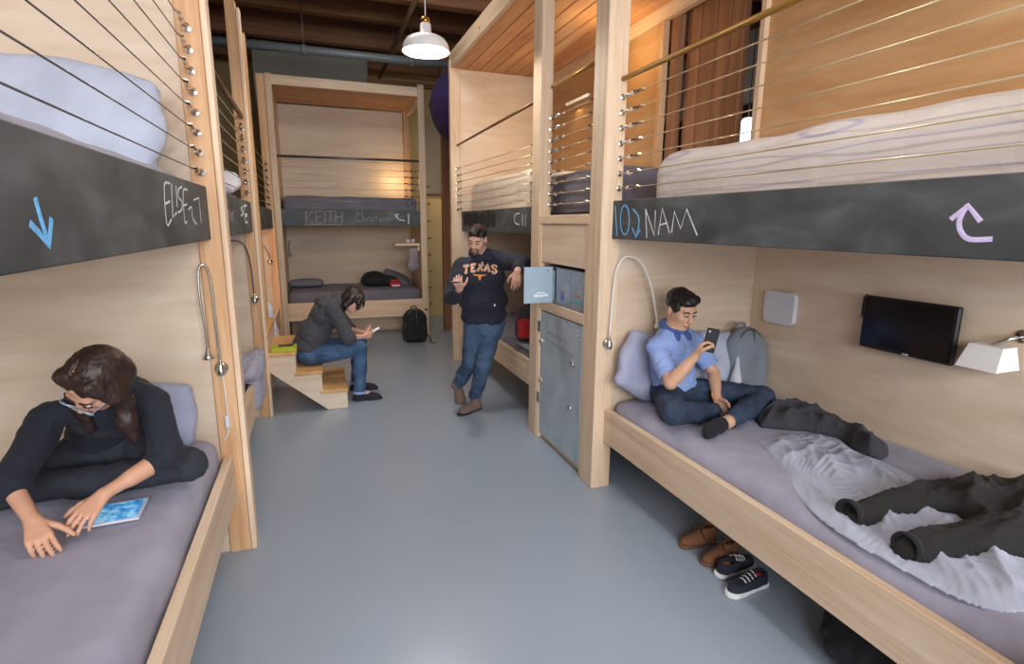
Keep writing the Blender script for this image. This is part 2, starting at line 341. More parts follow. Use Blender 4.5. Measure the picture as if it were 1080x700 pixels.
CHALK_RIGHT = {'number': [[(3.011, 1.911), (2.97, 1.73)], [(2.839, 1.826), (2.84, 1.793), (2.848, 1.765), (2.862, 1.746), (2.881, 1.739), (2.901, 1.746), (2.92, 1.764), (2.933, 1.793), (2.94, 1.827), (2.94, 1.86), (2.931, 1.889), (2.916, 1.907), (2.897, 1.913), (2.877, 1.906), (2.859, 1.887), (2.846, 1.859), (2.839, 1.826)], [(2.805, 1.89), (2.75, 1.852), (2.733, 1.805), (2.756, 1.735)], [(2.804, 1.781), (2.759, 1.728), (2.717, 1.773)]], 'name': [[(2.647, 1.726), (2.675, 1.887)], [(2.675, 1.887), (2.573, 1.739), (2.579, 1.876)], [(2.539, 1.744), (2.517, 1.888), (2.438, 1.757)], [(2.53, 1.799), (2.462, 1.81)], [(2.421, 1.76), (2.409, 1.869), (2.348, 1.78), (2.311, 1.879), (2.215, 1.75)]], 'arrow': [[(1.083, 1.822), (1.044, 1.862), (1.004, 1.816)], [(1.044, 1.862), (1.054, 1.842), (1.059, 1.815), (1.05, 1.787), (1.024, 1.766), (0.968, 1.768)]]}
CHALK_LEFT = {'name': [[(2.304, 1.933), (2.222, 1.919), (2.197, 1.79), (2.27, 1.805)], [(2.209, 1.858), (2.279, 1.869)], [(2.332, 1.933), (2.296, 1.812), (2.364, 1.831)], [(2.401, 1.929), (2.381, 1.852)], [(2.504, 1.933), (2.432, 1.917), (2.424, 1.889), (2.474, 1.872), (2.453, 1.844), (2.389, 1.831)], [(2.598, 1.926), (2.515, 1.914), (2.483, 1.799), (2.524, 1.798)], [(2.501, 1.86), (2.56, 1.867)], [(2.579, 1.846), (2.644, 1.857), (2.643, 1.812), (2.717, 1.785)], [(2.708, 1.889), (2.824, 1.903), (2.824, 1.791)]], 'arrow': [[(1.254, 1.84), (1.264, 1.8), (1.28, 1.75)], [(1.218, 1.794), (1.249, 1.775), (1.279, 1.751), (1.308, 1.803)]]}
CHALK_LEFT2 = {'name': [[(3.779, 1.804), (3.829, 1.854), (3.923, 1.862), (3.916, 1.811)], [(4.104, 1.878), (4.038, 1.812), (3.956, 1.816), (3.996, 1.848), (4.076, 1.851)], [(4.646, 1.913), (4.54, 1.888), (4.663, 1.867), (4.516, 1.84)], [(4.925, 1.925), (4.751, 1.914), (4.731, 1.853), (4.903, 1.86)], [(4.922, 1.847), (4.742, 1.833), (4.764, 1.791), (4.913, 1.799)]]}
CHALK_RIGHT2 = {'name': [[(4.691, 1.892), (4.787, 1.885), (4.83, 1.845), (4.798, 1.805), (4.694, 1.791)], [(4.62, 1.883), (4.611, 1.781)], [(4.546, 1.874), (4.542, 1.774)]]}
CHALK_BACK = {'name': [[(-0.086, 1.953), (-0.097, 1.782)], [(0.011, 1.955), (-0.087, 1.857), (0.01, 1.782)], [(0.143, 1.956), (0.05, 1.955), (0.04, 1.788), (0.133, 1.788)], [(0.045, 1.874), (0.113, 1.875)], [(0.172, 1.957), (0.162, 1.789)], [(0.197, 1.957), (0.306, 1.959)], [(0.251, 1.958), (0.242, 1.789)], [(0.326, 1.959), (0.317, 1.79)], [(0.416, 1.961), (0.407, 1.791)], [(0.321, 1.877), (0.412, 1.878)], [(-0.118, 1.761), (0.411, 1.765)]], 'second': [[(0.684, 1.944), (0.637, 1.928), (0.614, 1.875), (0.627, 1.824), (0.678, 1.808)], [(0.711, 1.965), (0.704, 1.809)], [(0.706, 1.861), (0.738, 1.882), (0.745, 1.809)], [(0.774, 1.872), (0.771, 1.809)], [(0.773, 1.856), (0.805, 1.878)], [(0.826, 1.873), (0.823, 1.81)], [(0.827, 1.909), (0.827, 1.899)], [(0.878, 1.878), (0.851, 1.857), (0.877, 1.836), (0.844, 1.815)], [(0.912, 1.926), (0.912, 1.816)], [(0.889, 1.879), (0.936, 1.879)], [(0.962, 1.874), (0.96, 1.811)], [(0.964, 1.911), (0.963, 1.9)], [(1.02, 1.869), (0.983, 1.864), (0.976, 1.827), (1.018, 1.822)], [(1.025, 1.875), (1.028, 1.811)], [(1.068, 1.875), (1.066, 1.812)], [(1.067, 1.859), (1.105, 1.876), (1.113, 1.812)]], 'arrow': [[(1.252, 1.925), (1.198, 1.919), (1.217, 1.872)], [(1.198, 1.919), (1.254, 1.845), (1.346, 1.83)], [(1.404, 1.938), (1.399, 1.782)]], 'scribble': [[(-0.384, 1.909), (-0.261, 1.901), (-0.341, 1.85), (-0.175, 1.771)], [(-0.383, 1.784), (-0.161, 1.837)]]}
# ------------------------------------------------------------------ room shell
XR, XL = 1.70, -.42            # corridor faces of the right and left posts
YB = 8.6                       # front of the bunk across the far end
fl = box('floor', -3.2, 7.2, -3.6, 12.2, -.12, 0, MAT['floor_paint'], None, 0); tag(fl, 'grey-blue painted concrete floor of the corridor', kind='structure')
wl = box('wall_left', -1.92, -1.82, -3.6, 12.2, 0, 5.2, MAT['wall_dark']); tag(wl, 'dark wall behind the left bunks', kind='structure')
wb = box('wall_back', -1.82, 7.0, 12.0, 12.1, 0, 5.2, MAT['wall_yellow']); tag(wb, 'yellowish wall at the far end', kind='structure')
wr = box('wall_right', 7.0, 7.1, -3.6, 12.0, 0, 5.2, MAT['wall_dark']); tag(wr, 'dark wall of the hall beyond the right bunks', kind='structure')
cl = box('ceiling', -1.82, 7.0, -1.2, 12.0, 5.2, 5.3, MAT['timber_x'], None, 0); tag(cl, 'dark timber boarded ceiling', kind='structure')
for i in range(30):            # ceiling boards run along the hall, on the beams
    x = -1.8 + i * .293
    wbox('ceiling_board', x, x + .285, 3.2, 11.98, 5.155, 5.2, cl, 'timber', .006)
for y in (4.6, 5.9, 7.2, 8.5, 9.8, 11.1):
    wbox('beam', -1.82, 6.98, y, y + .17, 4.62 if y != 7.2 else 4.45, 5.155, cl, 'timber', .012)
# upper wall panel and high shelf beyond the end bunk
wp = box('wall_panel', -.75, 1.02, 10.0, 10.08, 3.55, 4.60, MAT['wall_grey']); tag(wp, 'pale grey wall panel above the end bunk', 'wall panel', kind='structure')
tj = wbox('trim_1', 1.0, 2.9, 10.0, 10.1, 4.12, 4.2, None, 'timber'); tag(tj, 'brown joist beside the pale panel', kind='structure')
# doorway and cream wall right of the end bunk
wd = box('wall_corner', 1.95, 2.35, 10.4, 10.5, 0, 2.25, MAT['wall_yellow']); tag(wd, 'yellow lit wall at the end of the right passage', kind='structure')
tr = wbox('trim_2', 2.02, 2.16, 8.9, 9.0, 0, 4.4, None, 'timber'); tag(tr, 'dark brown timber post beside the passage', kind='structure')
cb = thing('wall_cabinet', 'cream overhead cabinet hanging beyond the end bunk', 'cabinet', (2.05, 9.65, 2.3))
box('body', 1.83, 2.26, 9.4, 9.9, 2.28, 3.5, MAT['wall_cream'], cb); box('door', 1.85, 2.25, 9.375, 9.4, 2.3, 3.48, MAT['wall_cream'], cb); box('hinge', 2.235, 2.262, 9.36, 9.376, 2.36, 2.42, MAT['brass'], cb)

# pipes
def pipe(name, pts, r, m, label, cat, brackets=()):
    o = thing(name, label, cat, pts[0]); tube('tube', pts, r, MAT[m], o, 12)
    for p, L in brackets:
        tube('hanger', [Vector(p), Vector(p) + Vector((0, 0, L))], .008, MAT['rail_grey'], o, 6)
        tube('clamp', [Vector(p) + Vector((-.03, 0, 0)), Vector(p) + Vector((.03, 0, 0))], r + .014, MAT[m], o, 12)
    return o
pipe('sprinkler_pipe', [(-1.6, 8.0, 3.97), (3.2, 8.0, 4.0)], .055, 'pipe_grey', 'grey sprinkler pipe running across under the beams', 'pipe', [((.02, 8.0, 3.98), .62), ((1.42, 8.0, 3.99), .62)])
pipe('conduit_pipe', [(1.26, 4.2, 4.3), (1.26, 10.5, 4.3)], .032, 'conduit', 'thin brown conduit running lengthwise under the ceiling', 'pipe', [((1.26, 6.0, 4.3), .32), ((1.26, 8.6, 4.3), .32)])

# pendant lamps
def pendant(loc, label, power):
    x, y, z = loc; o = thing('pendant_lamp', label, 'lamp', (x, y, z), 'white enamel pendant lamps over the corridor')
    R = .188
    prof = [(R, 0), (R * .985, .02), (R * .93, .055), (R * .80, .088), (R * .6, .108), (R * .36, .12), (.046, .13), (.042, .2), (.03, .212)]
    inner = [(r - .004 if r > .03 else r, h - .003) for r, h in prof][::-1]
    mesh_at('shade', lathe_data(prof + inner, 40, (x, y, z), closed=True), MAT['white_enamel'], o)
    mesh_at('collar', lathe_data([(.034, .208), (.036, .222), (.03, .248), (.012, .252)], 20, (x, y, z)), MAT['brass'], o)
    for k in range(4):
        a = k * math.pi / 2 + .5; mesh_at('screw', lathe_data([(.001, 0), (.009, .003), (.009, .012), (.001, .016)], 8, (x + .036 * math.cos(a), y + .036 * math.sin(a), z + .226)), MAT['brass'], o)
    tube('cord', [(x, y, z + .25), (x, y, 5.15)], .005, MAT['cable_white'], o, 6)
    mesh_at('bulb', lathe_data([(.001, .03), (.03, .04), (.045, .07), (.03, .105), (.016, .125)], 16, (x, y, z)), MAT['bulb'], o)
    l = lamp('pendant_bulb', 'POINT', (x, y, z + .055), power, (1, .93, .82), .05)
    return o
pendant((.93, 4.6, 3.14), 'lit white enamel pendant lamp with brass collar hanging over the corridor', 120)
pendant((.93, 1.3, 3.14), 'white pendant lamp overhead nearest the camera, above the view', 58)

# ------------------------------------------------------------------ bunk building blocks
_tb = {}
def turnbuckle_mesh():
    if 'm' not in _tb:
        P = [lathe_data([(.001, 0), (.012, .002), (.012, .006), (.004, .009), (.004, .03)], 8, (0, 0, 0), look_axis((1, 0, 0)))]
        P += [tube_data([(.03, 0, 0), (.04, .01, 0), (.055, .01, 0), (.066, 0, 0)], .004, 5), tube_data([(.03, 0, 0), (.04, -.01, 0), (.055, -.01, 0), (.066, 0, 0)], .004, 5)]
        P += [tube_data([(.066, 0, 0), (.09, 0, 0), (.11, 0, 0), (.135, 0, 0)], [.004, .009, .009, .004], 6), tube_data([(.135, 0, 0), (.16, .006, .003), (.19, 0, 0)], [.005, .007, .004], 5)]
        V, F = merge(P); _tb['m'] = raw_mesh('turnbuckle', [tuple(v) for v in V], F)
    return _tb['m']
def cable(parent, a, b, ends='ab', r=.0036, m='cable_steel'):
    a, b = Vector(a), Vector(b)
    c = tube('cable', [a, b], r, MAT[m], parent, 6)
    for e in ends:
        p, d = (a, (b - a)) if e == 'a' else (b, (a - b))
        o = link('turnbuckle', turnbuckle_mesh(), MAT['chrome'], c, p); o.scale = (1.25, 1.5, 1.5); o.rotation_euler = d.to_track_quat('X', 'Z').to_euler()
    return c
def chalk(parent, key, strokes, plane, val, n, m, w=.006, smooth=True):
    P = []
    for s in strokes:
        pts = [((val, a, z) if plane == 'x' else (a, val, z)) for a, z in s]
        if smooth and len(pts) > 2 and len(pts) > 3: pts = catmull(pts, 4)
        P.append(tube_data(pts, w, 6, squash=.18, normal=n))
    o = mesh_at(key, merge(P), MAT[m], parent, origin=P[0][0][0], smooth=False); return o
def handrail(parent, a, b, r=.014, m='rail_brown'):
    return tube('handrail', [a, b], r, MAT[m], parent, 10)

def side_bunk(name, label, s, xf, y0, y1, depth=1.2, ztop=1.945, near_post=True):
    """common lower parts: rail, decks, panels.  s=+1 right side, -1 left side.  xf = corridor face of the rail"""
    o = thing(name, label, 'bunk bed', (xf, (y0 + y1) / 2, 0)); xs = lambda d: xf + s * d
    bx = lambda n, d0, d1, *a, **k: wbox(n, min(xs(d0), xs(d1)), max(xs(d0), xs(d1)), *a, **k)
    bx('bed_rail', 0, .042, y0, y1, .34, .575, o)
    tag(box('chalkboard', min(xs(0), xs(.02)), max(xs(0), xs(.02)), y0, y1, 1.71, ztop, MAT['chalkboard'], o), 'black chalkboard panel along the upper bunk')
    bx('upper_rail', .02, .06, y0, y1, 1.72, ztop - .02, o)
    bx('lower_deck', .042, depth, y0, y1, .4, .42, o, 'ply'); bx('upper_deck', .06, depth, y0, y1, 1.72, 1.745, o, 'ply')
    for k in range(1, 4):
        yy = y0 + (y1 - y0) * k / 4; bx('joist', .06, depth, yy - .02, yy + .02, 1.745, 1.83, o)
    return o, bx

# ---- right bunk nearest the camera
bR, bx = side_bunk('bunk_bed', 'plywood bunk bed at right with chalkboard reading 10 NAM', 1, 1.778, .60, 3.035)
wbox('post', XR, 1.80, 3.035, 3.2, 0, 5.15, bR); wbox('post', 1.80, 1.842, 3.035, 3.2, 0, 5.15, bR); wbox('post', XR, 1.842, .44, .6, 0, 5.15, bR)
wbox('end_panel', 1.842, 2.985, 3.05, 3.07, .36, 1.72, bR, 'ply')
# lower back wall: three plywood sheets
for a, b in ((.5, 3.05),):
    wbox('back_panel', 2.98, 3.0, a, b, .42, 1.72, bR, 'ply', .002)
wbox('upper_back_panel', 2.98, 3.0, .0, 3.16, 1.745, 4.2, bR, 'ply_dim', .002)
wbox('stud', 2.94, 2.98, 3.13, 3.18, 1.745, 4.2, bR); 
for a, b in ((3.42, 3.56), (3.565, 3.72), (3.725, 3.9), (3.905, 4.07)):
    tag(wbox('timber_post', 3.02, 3.08, a, b, 0, 4.6, None, 'timber', .008), 'old brown building timber behind the upper right bunk', kind='structure')
tag(wbox('trim_3', 2.95, 3.02, 4.1, 4.2, 1.8, 4.2, None, 'timber'), 'upright stud beside the brown timbers', kind='structure')
for i in range(7):
    z = 2.02 + i * .0895; cable(bR, (1.81, 3.035, z), (1.81, .6, z), 'ab')
handrail(bR, (1.81, 3.04, 2.66), (1.81, .55, 2.655), .015, 'rail_brass')
cbd = [c for c in bR.children if c.name.startswith('chalkboard')][0]
chalk(cbd, 'chalk_number', CHALK_RIGHT['number'], 'x', 1.778, (-1, 0, 0), 'chalk_blue', .0065)
chalk(cbd, 'chalk_name', CHALK_RIGHT['name'], 'x', 1.778, (-1, 0, 0), 'chalk_white', .005, smooth=False)
chalk(cbd, 'chalk_arrow', CHALK_RIGHT['arrow'], 'x', 1.778, (-1, 0, 0), 'chalk_violet', .0085)

# ---- locker cabinet between the two right bunks
lk = thing('locker_cabinet', 'wooden cabinet frame with galvanised steel locker door and small boxes', 'locker', (1.85, 3.63, 0))
wbox('stile', 1.705, 1.80, 3.2, 3.245, 0, 1.86, lk); wbox('stile', 1.705, 1.80, 4.01, 4.045, 0, 1.86, lk)
wbox('upper_panel', 1.712, 1.73, 3.245, 4.01, 1.50, 1.80, lk, 'ply'); wbox('sill', 1.70, 1.83, 3.2, 4.045, 1.80, 1.865, lk)
wbox('shelf', 1.705, 2.4, 3.245, 4.01, 1.115, 1.19, lk); wbox('side_panel', 1.80, 2.9, 3.2, 3.215, .34, 1.8, lk, 'ply'); wbox('side_panel', 1.80, 2.9, 4.03, 4.045, 0, 1.8, lk, 'ply'); wbox('back_panel', 2.4, 2.42, 3.22, 4.03, 0, 1.8, lk, 'ply'); wbox('kick', 1.74, 1.77, 3.245, 4.01, 0, .05, lk)
dr = box('locker_door', 1.712, 1.735, 3.252, 4.004, .055, 1.105, MAT['steel'], lk); tag(dr, 'galvanised steel locker door')
box('door_edge', 1.704, 1.713, 3.25, 3.268, .055, 1.105, MAT['steel_pale'], dr)
for y, z in ((3.97, .85), (3.40, .80), (3.97, .52), (3.42, .46)):
    mesh_at('bolt', lathe_data([(.022, 0), (.022, .008), (.012, .016), (.001, .018)], 10, (1.712, y, z), look_axis((-1, 0, 0))), MAT['chrome'], dr)
for y, z in ((3.33, 1.06), (3.30, 1.06), (3.33, 1.03), (3.30, 1.0), (3.30, .13), (3.33, .11), (3.30, .1), (3.98, .12), (3.98, 1.05), (3.3, .16)):
    mesh_at('rivet', lathe_data([(.008, 0), (.006, .005), (.001, .006)], 8, (1.712, y, z), look_axis((-1, 0, 0))), MAT['steel_pale'], dr)
for z in (.97, .36):
    h = box('hinge', 1.70, 1.713, 3.985, 4.035, z - .045, z + .045, MAT['chrome'], dr)
    for k in (-1, 0, 1): mesh_at('screw', lathe_data([(.006, 0), (.001, .003)], 8, (1.70, 4.0, z + k * .028), look_axis((-1, 0, 0))), MAT['rail_grey'], h)
# worn lettering on the door, two short lines too small to read
random.seed(8)
for row, (ya, yb, z, n) in enumerate(((3.84, 3.47, .955, 9), (3.9, 3.36, .885, 12))):
    P = []
    for k in range(n):
        y = ya + (yb - ya) * k / n; zz = z - .02 * k / n; P.append(tube_data([(1.7115, y, zz - .008), (1.7115, y - .008, zz + .008), (1.7115, y - .018, zz - .006)], .003, 4, squash=.15, normal=(-1, 0, 0)))
    mesh_at('worn_lettering', merge(P), MAT['ink'], dr, origin=(1.71, ya, z), smooth=False)
# three small steel boxes; the far one stands open
for k, (a, b) in enumerate(((3.25, 3.497), (3.5, 3.747))):
    sb = thing('small_steel_box', ('small grey steel box nearest the post in the cabinet, teal sticker', 'small grey steel box in the middle of the cabinet, blue sticker')[k], 'box', (1.9, (a + b) / 2, 1.19), 'small steel boxes in the cabinet')
    box('body', 1.735, 2.15, a, b, 1.192, 1.475, MAT['steel_box'], sb); d = box('door', 1.725, 1.735, a + .003, b - .003, 1.195, 1.472, MAT['steel_box'], sb, .003)
    if k == 0:
        box('sticker', 1.7235, 1.725, a + .07, a + .18, 1.245, 1.275, MAT['sticker_teal'], d, 0); box('sticker', 1.7235, 1.725, a + .09, a + .17, 1.285, 1.31, MAT['sticker_rust'], d, 0)
    else:
        mesh_at('sticker', lathe_data([(.034, 0), (.034, .0015)], 16, (1.725, a + .13, 1.265), look_axis((-1, 0, 0))), MAT['sticker_blue'], d, smooth=False); box('sticker', 1.7235, 1.725, a + .07, a + .19, 1.30, 1.312, MAT['sticker_rust'], d, 0)
    tube('lock', [(1.726, a + .02, 1.39), (1.716, a + .02, 1.39)], .007, MAT['chrome'], d, 8)
sb = thing('small_steel_box', 'small grey steel box with its pale door swung wide open', 'box', (1.9, 3.88, 1.19), 'small steel boxes in the cabinet')
for nm, q in (('side', (3.75, 3.756, 1.192, 1.475)), ('side', (3.99, 3.996, 1.192, 1.475)), ('top', (3.756, 3.99, 1.469, 1.475)), ('bottom', (3.756, 3.99, 1.192, 1.198))):
    box(nm, 1.735, 2.15, *q, MAT['steel_box'], sb, .001)
box('back', 2.145, 2.15, 3.756, 3.99, 1.198, 1.469, MAT['steel_box'], sb, .001)
d = box('door', 1.475, 1.715, 3.78, 3.79, 1.20, 1.478, MAT['steel_pale'], sb, .003); tag(d, 'pale steel door swung open towards the corridor')
box('door_hinge', 1.71, 1.728, 3.77, 3.8, 1.22, 1.45, MAT['steel_box'], sb, .003)
for i, (a, b, z, h) in enumerate(((1.555, 1.6, 1.248, .02), (1.605, 1.64, 1.25, .016), (1.643, 1.675, 1.252, .018), (1.58, 1.65, 1.275, .01))):
    box('sticker', a, b, 3.7785, 3.78, z, z + h, MAT['sticker_white'], d, 0)
tube('lock', [(1.665, 3.782, 1.45), (1.665, 3.77, 1.45)], .006, MAT['chrome'], d, 8)

# ---- second right bunk
bR2, bx = side_bunk('bunk_bed', 'plywood bunk bed behind the standing man, with smudged chalkboard', 1, 1.778, 4.21, 6.76)
wbox('post', XR, 1.735, 4.045, 4.21, 0, 3.62, bR2); wbox('post', 1.735, 1.80, 4.045, 4.21, 0, 3.62, bR2); wbox('post', 1.645, 1.775, 6.76, 6.83, 0, 3.72, bR2)
wbox('end_panel', 1.775, 2.98, 6.77, 6.79, .36, 1.72, bR2, 'ply'); wbox('upper_end_panel', 1.775, 2.98, 6.77, 6.79, 1.745, 3.62, bR2, 'ply')
wbox('end_panel', 1.80, 2.98, 4.19, 4.21, .36, 1.72, bR2, 'ply')
wbox('back_panel', 2.98, 3.0, 4.21, 6.77, .42, 1.72, bR2, 'ply', .002)
wbox('upper_back_panel', 2.96, 2.98, 4.31, 5.5, 1.745, 3.64, bR2, 'ply_dim', .002); wbox('upper_back_panel', 2.96, 2.98, 5.504, 6.77, 1.745, 3.64, bR2, 'ply_dim', .002)
wbox('upper_deck', 1.84, 2.96, 3.2, 4.2, 1.745, 1.77, bR2, 'ply')
wbox('stud', 2.9, 2.96, 4.235, 4.3, 1.78, 3.5, bR2, 'fir'); wbox('header_beam', 1.66, 1.70, 4.21, 6.83, 3.62, 3.80, bR2); wbox('header_beam', 2.9, 2.96, 3.2, 6.77, 3.5, 3.62, bR2)
for i in range(8):
    x = 1.70 + i * .157; wbox('ceiling_plank', x, x + .150, 3.2, 6.83, 3.62, 3.65, bR2, 'plank', .004)
for i in range(9):
    z = 1.95 + i * .082; cable(bR2, (1.79, 3.2, z), (1.79, 4.05, z), 'ab')
    if i < 7: cable(bR2, (1.79, 4.21, z + .04 - i * .006), (1.72, 6.76, z + .02), 'ab')
handrail(bR2, (1.79, 3.2, 2.83), (1.79, 4.05, 2.83), .013, 'rail_brass'); handrail(bR2, (1.79, 4.21, 2.79), (1.73, 6.76, 2.74), .013, 'rail_brown')
cb2 = [c for c in bR2.children if c.name.startswith('chalkboard')][0]
chalk(cb2, 'chalk_name', CHALK_RIGHT2['name'], 'x', 1.778, (-1, 0, 0), 'chalk_white', .006)
random.seed(3)
sm = [[(y_, 1.76 + random.random() * .05), (y_ - .02, 1.85), (y_ + .02, 1.86 + random.random() * .06)] for y_ in [6.6 - k * .085 + random.random() * .06 for k in range(15)]]
chalk(cb2, 'smudge', sm, 'x', 1.778, (-1, 0, 0), 'black_smudge', .05)
ul = thing('tube_light', 'short white tube light on the wall of the upper right bunk', 'lamp', (2.95, 5.93, 3.2))
tube('tube', [(2.935, 6.2, 3.2), (2.935, 5.66, 3.2)], .016, MAT['tube_warm'], ul, 10); box('bracket', 2.94, 2.96, 5.64, 6.22, 3.185, 3.215, MAT['white_plastic'], ul)
lamp('tube_light_glow', 'AREA', (2.9, 5.9, 3.2), 6, (1, .72, .36), .5, (0, math.radians(60), 0), .1)
lamp('upper_bunk_bulb', 'POINT', (2.55, 4.60, 3.33), 8, (1, .68, .32), .06)
ub = thing('bulb_lamp', 'bare warm bulb high under the planks of the upper bunk', 'lamp', (2.55, 4.6, 3.5))
mesh_at('socket', lathe_data([(.02, 0), (.02, .06), (.03, .12)], 12, (2.55, 4.6, 3.5)), MAT['black_plastic'], ub)
mesh_at('bulb', lathe_data([(.001, -.1), (.025, -.085), (.03, -.06), (.016, 0)], 12, (2.55, 4.6, 3.5)), MAT['tube_warm'], ub)

# ---- left bunk nearest the camera
bL, bx = side_bunk('bunk_bed', 'plywood bunk bed at left with chalkboard reading ELISE 17', -1, -.478, .70, 3.036, ztop=1.965)
wbox('post', -.538, -.435, 3.036, 3.13, 0, 5.15, bL, 'fir'); wbox('post', -.433, -.405, 3.036, 3.13, 0, 5.15, bL, 'pine'); wbox('post', -.538, -.42, .56, .70, 0, 5.15, bL)
wbox('end_panel', -1.7, -.53, 3.05, 3.07, 0, 1.74, bL, 'ply'); wbox('back_panel', -1.7, -1.68, .6, 3.05, .42, 1.72, bL, 'ply')
wbox('upper_end_panel', -1.7, -.53, 3.05, 3.07, 1.745, 4.2, bL, 'ply'); wbox('upper_back_panel', -1.7, -1.68, .6, 3.05, 1.745, 4.2, bL, 'ply')
for i in range(8):
    z = 2.03 + i * .0905; cable(bL, (-.49, 3.036, z), (-.49, .70, z), 'a', .0026, 'rail_grey')
cl1 = [c for c in bL.children if c.name.startswith('chalkboard')][0]
chalk(cl1, 'chalk_name', CHALK_LEFT['name'], 'x', -.478, (1, 0, 0), 'chalk_white', .0045)
chalk(cl1, 'chalk_arrow', CHALK_LEFT['arrow'], 'x', -.478, (1, 0, 0), 'chalk_blue', .0085, smooth=False)

# ---- second left bunk
bL2, bx = side_bunk('bunk_bed', 'narrow looking plywood bunk bed in the middle of the left row', -1, -.498, 3.15, 5.26, ztop=1.965)
wbox('post', -.57, -.49, 5.26, 5.34, 0, 3.55, bL2, 'fir'); wbox('post', -.488, -.462, 5.26, 5.36, 0, 3.5, bL2, 'pine')
wbox('end_panel', -1.7, -.57, 5.27, 5.29, 0, 1.74, bL2, 'ply'); wbox('back_panel', -1.7, -1.68, 3.15, 5.27, .42, 1.72, bL2, 'ply')
for i in range(7):
    z = 2.04 + i * .088; cable(bL2, (-.51, 5.26, z), (-.51, 3.15, z), 'a')
handrail(bL2, (-.51, 5.27, 2.66), (-.51, 3.15, 2.68), .018, 'rail_brown')
cl2 = [c for c in bL2.children if c.name.startswith('chalkboard')][0]
chalk(cl2, 'chalk_name', CHALK_LEFT2['name'][:2], 'x', -.498, (1, 0, 0), 'chalk_faint', .009); chalk(cl2, 'chalk_scribble', CHALK_LEFT2['name'][2:4], 'x', -.498, (1, 0, 0), 'chalk_white', .008); chalk(cl2, 'chalk_mark', CHALK_LEFT2['name'][4:], 'x', -.498, (1, 0, 0), 'chalk_white', .008)

# ---- third left bunk beyond the staircase
bL3, bx = side_bunk('bunk_bed', 'warm lit plywood bunk bed at the far left beyond the staircase', -1, -.53, 6.35, 8.3, ztop=1.965)
wbox('post', -.62, -.52, 6.25, 6.35, 0, 3.6, bL3, 'fir'); wbox('post', -.60, -.50, 8.3, 8.42, 0, 3.72, bL3, 'fir')
wbox('end_panel', -1.7, -.6, 8.3, 8.32, 0, 1.74, bL3, 'ply'); wbox('back_panel', -1.7, -1.68, 6.3, 8.3, .42, 1.72, bL3, 'ply')
for i in range(7):
    z = 2.04 + i * .088; cable(bL3, (-.55, 8.3, z), (-.55, 6.35, z), 'a')
lamp('left_bunk_glow', 'POINT', (-1.1, 7.4, 1.55), 9, (1, .58, .22), .05)

# ---- bunk across the far end
bB = thing('bunk_bed', 'plywood bunk bed across the far end with chalkboard reading KEITH Christian', 'bunk bed', (.6, 9.1, 0))
XA, XB = -.43, 1.60
wbox('post', XA - .08, XA + .005, YB - .03, YB + .09, 0, 3.80, bB); wbox('post', XB - .012, XB + .085, YB - .03, YB + .07, 0, 3.83, bB)
wbox('bed_rail', XA, XB, YB - .02, YB + .02, .33, .60, bB); tag(box('chalkboard', XA, XB, YB - .025, YB - .005, 1.745, 1.985, MAT['chalkboard'], bB), 'black chalkboard panel along the upper bunk')
wbox('upper_rail', XA, XB, YB - .005, YB + .03, 1.745, 1.97, bB); wbox('header_beam', XA, XB, YB - .02, YB + .02, 3.66, 3.79, bB)
wbox('lower_deck', XA, XB, YB + .02, 9.8, .42, .44, bB, 'ply'); wbox('upper_deck', XA, XB, YB + .03, 9.8, 1.76, 1.785, bB, 'ply')
wbox('back_panel', XA, XB, 9.8, 9.82, .3, 1.76, bB, 'ply', .002)
for a, b in ((1.785, 2.8), (2.804, 3.64)): wbox('upper_back_panel', XA, XB, 9.8, 9.82, a, b, bB, 'ply', .002)
wbox('side_panel', XA - .02, XA, YB + .09, 9.8, .3, 3.66, bB, 'ply'); wbox('side_panel', XB + .03, XB + .05, YB + .07, 9.8, .3, 1.9, bB, 'ply')
wbox('stud', XB - .06, XB + .05, 9.68, 9.79, 1.785, 3.66, bB, 'fir'); wbox('side_beam', XB - .02, XB + .03, YB + .07, 9.8, 3.56, 3.66, bB)
for i in range(7):
    y = YB + .03 + i * .168; wbox('ceiling_plank', XA, XB, y, y + .165, 3.66, 3.69, bB, 'plank', .003)
wbox('kick_board', XA, XB, 9.2, 9.22, 0, .28, bB)
handrail(bB, (XA, YB, 2.715), (XB, YB, 2.73), .018, 'rail_grey')
for i in range(6):
    z = 2.10 + i * .095; cable(bB, (XB - .015, YB + .01, z), (XA, YB + .01, z), 'a', .002)
for i in range(8):
    z = .5 + i * .265; tube('peg', [(XB + .08, YB + .02, z), (XB + .15, YB + .02, z + .004)], [.013, .016], MAT['brass'], bB, 8)
mesh_at('bolt', lathe_data([(.022, 0), (.02, .01), (.001, .014)], 10, (XB + .04, YB - .03, .42), look_axis((0, -1, 0))), MAT['rail_grey'], bB)
cbb = [c for c in bB.children if c.name.startswith('chalkboard')][0]
chalk(cbb, 'chalk_name', CHALK_BACK['name'], 'y', YB - .025, (0, -1, 0), 'chalk_faint', .009, smooth=False); chalk(cbb, 'chalk_second_name', CHALK_BACK['second'], 'y', YB - .025, (0, -1, 0), 'chalk_faint', .007, smooth=False)
chalk(cbb, 'chalk_arrow', CHALK_BACK['arrow'], 'y', YB - .025, (0, -1, 0), 'chalk_white', .009, smooth=False); chalk(cbb, 'chalk_scribble', CHALK_BACK['scribble'], 'y', YB - .025, (0, -1, 0), 'chalk_slate', .012)
lamp('end_bunk_glow', 'POINT', (1.35, 9.5, 2.5), 5, (1, .66, .3), .04)
lamp('passage_glow', 'AREA', (2.5, 9.6, 3.4), 16, (1, .82, .55), .5, (math.radians(35), 0, 0))

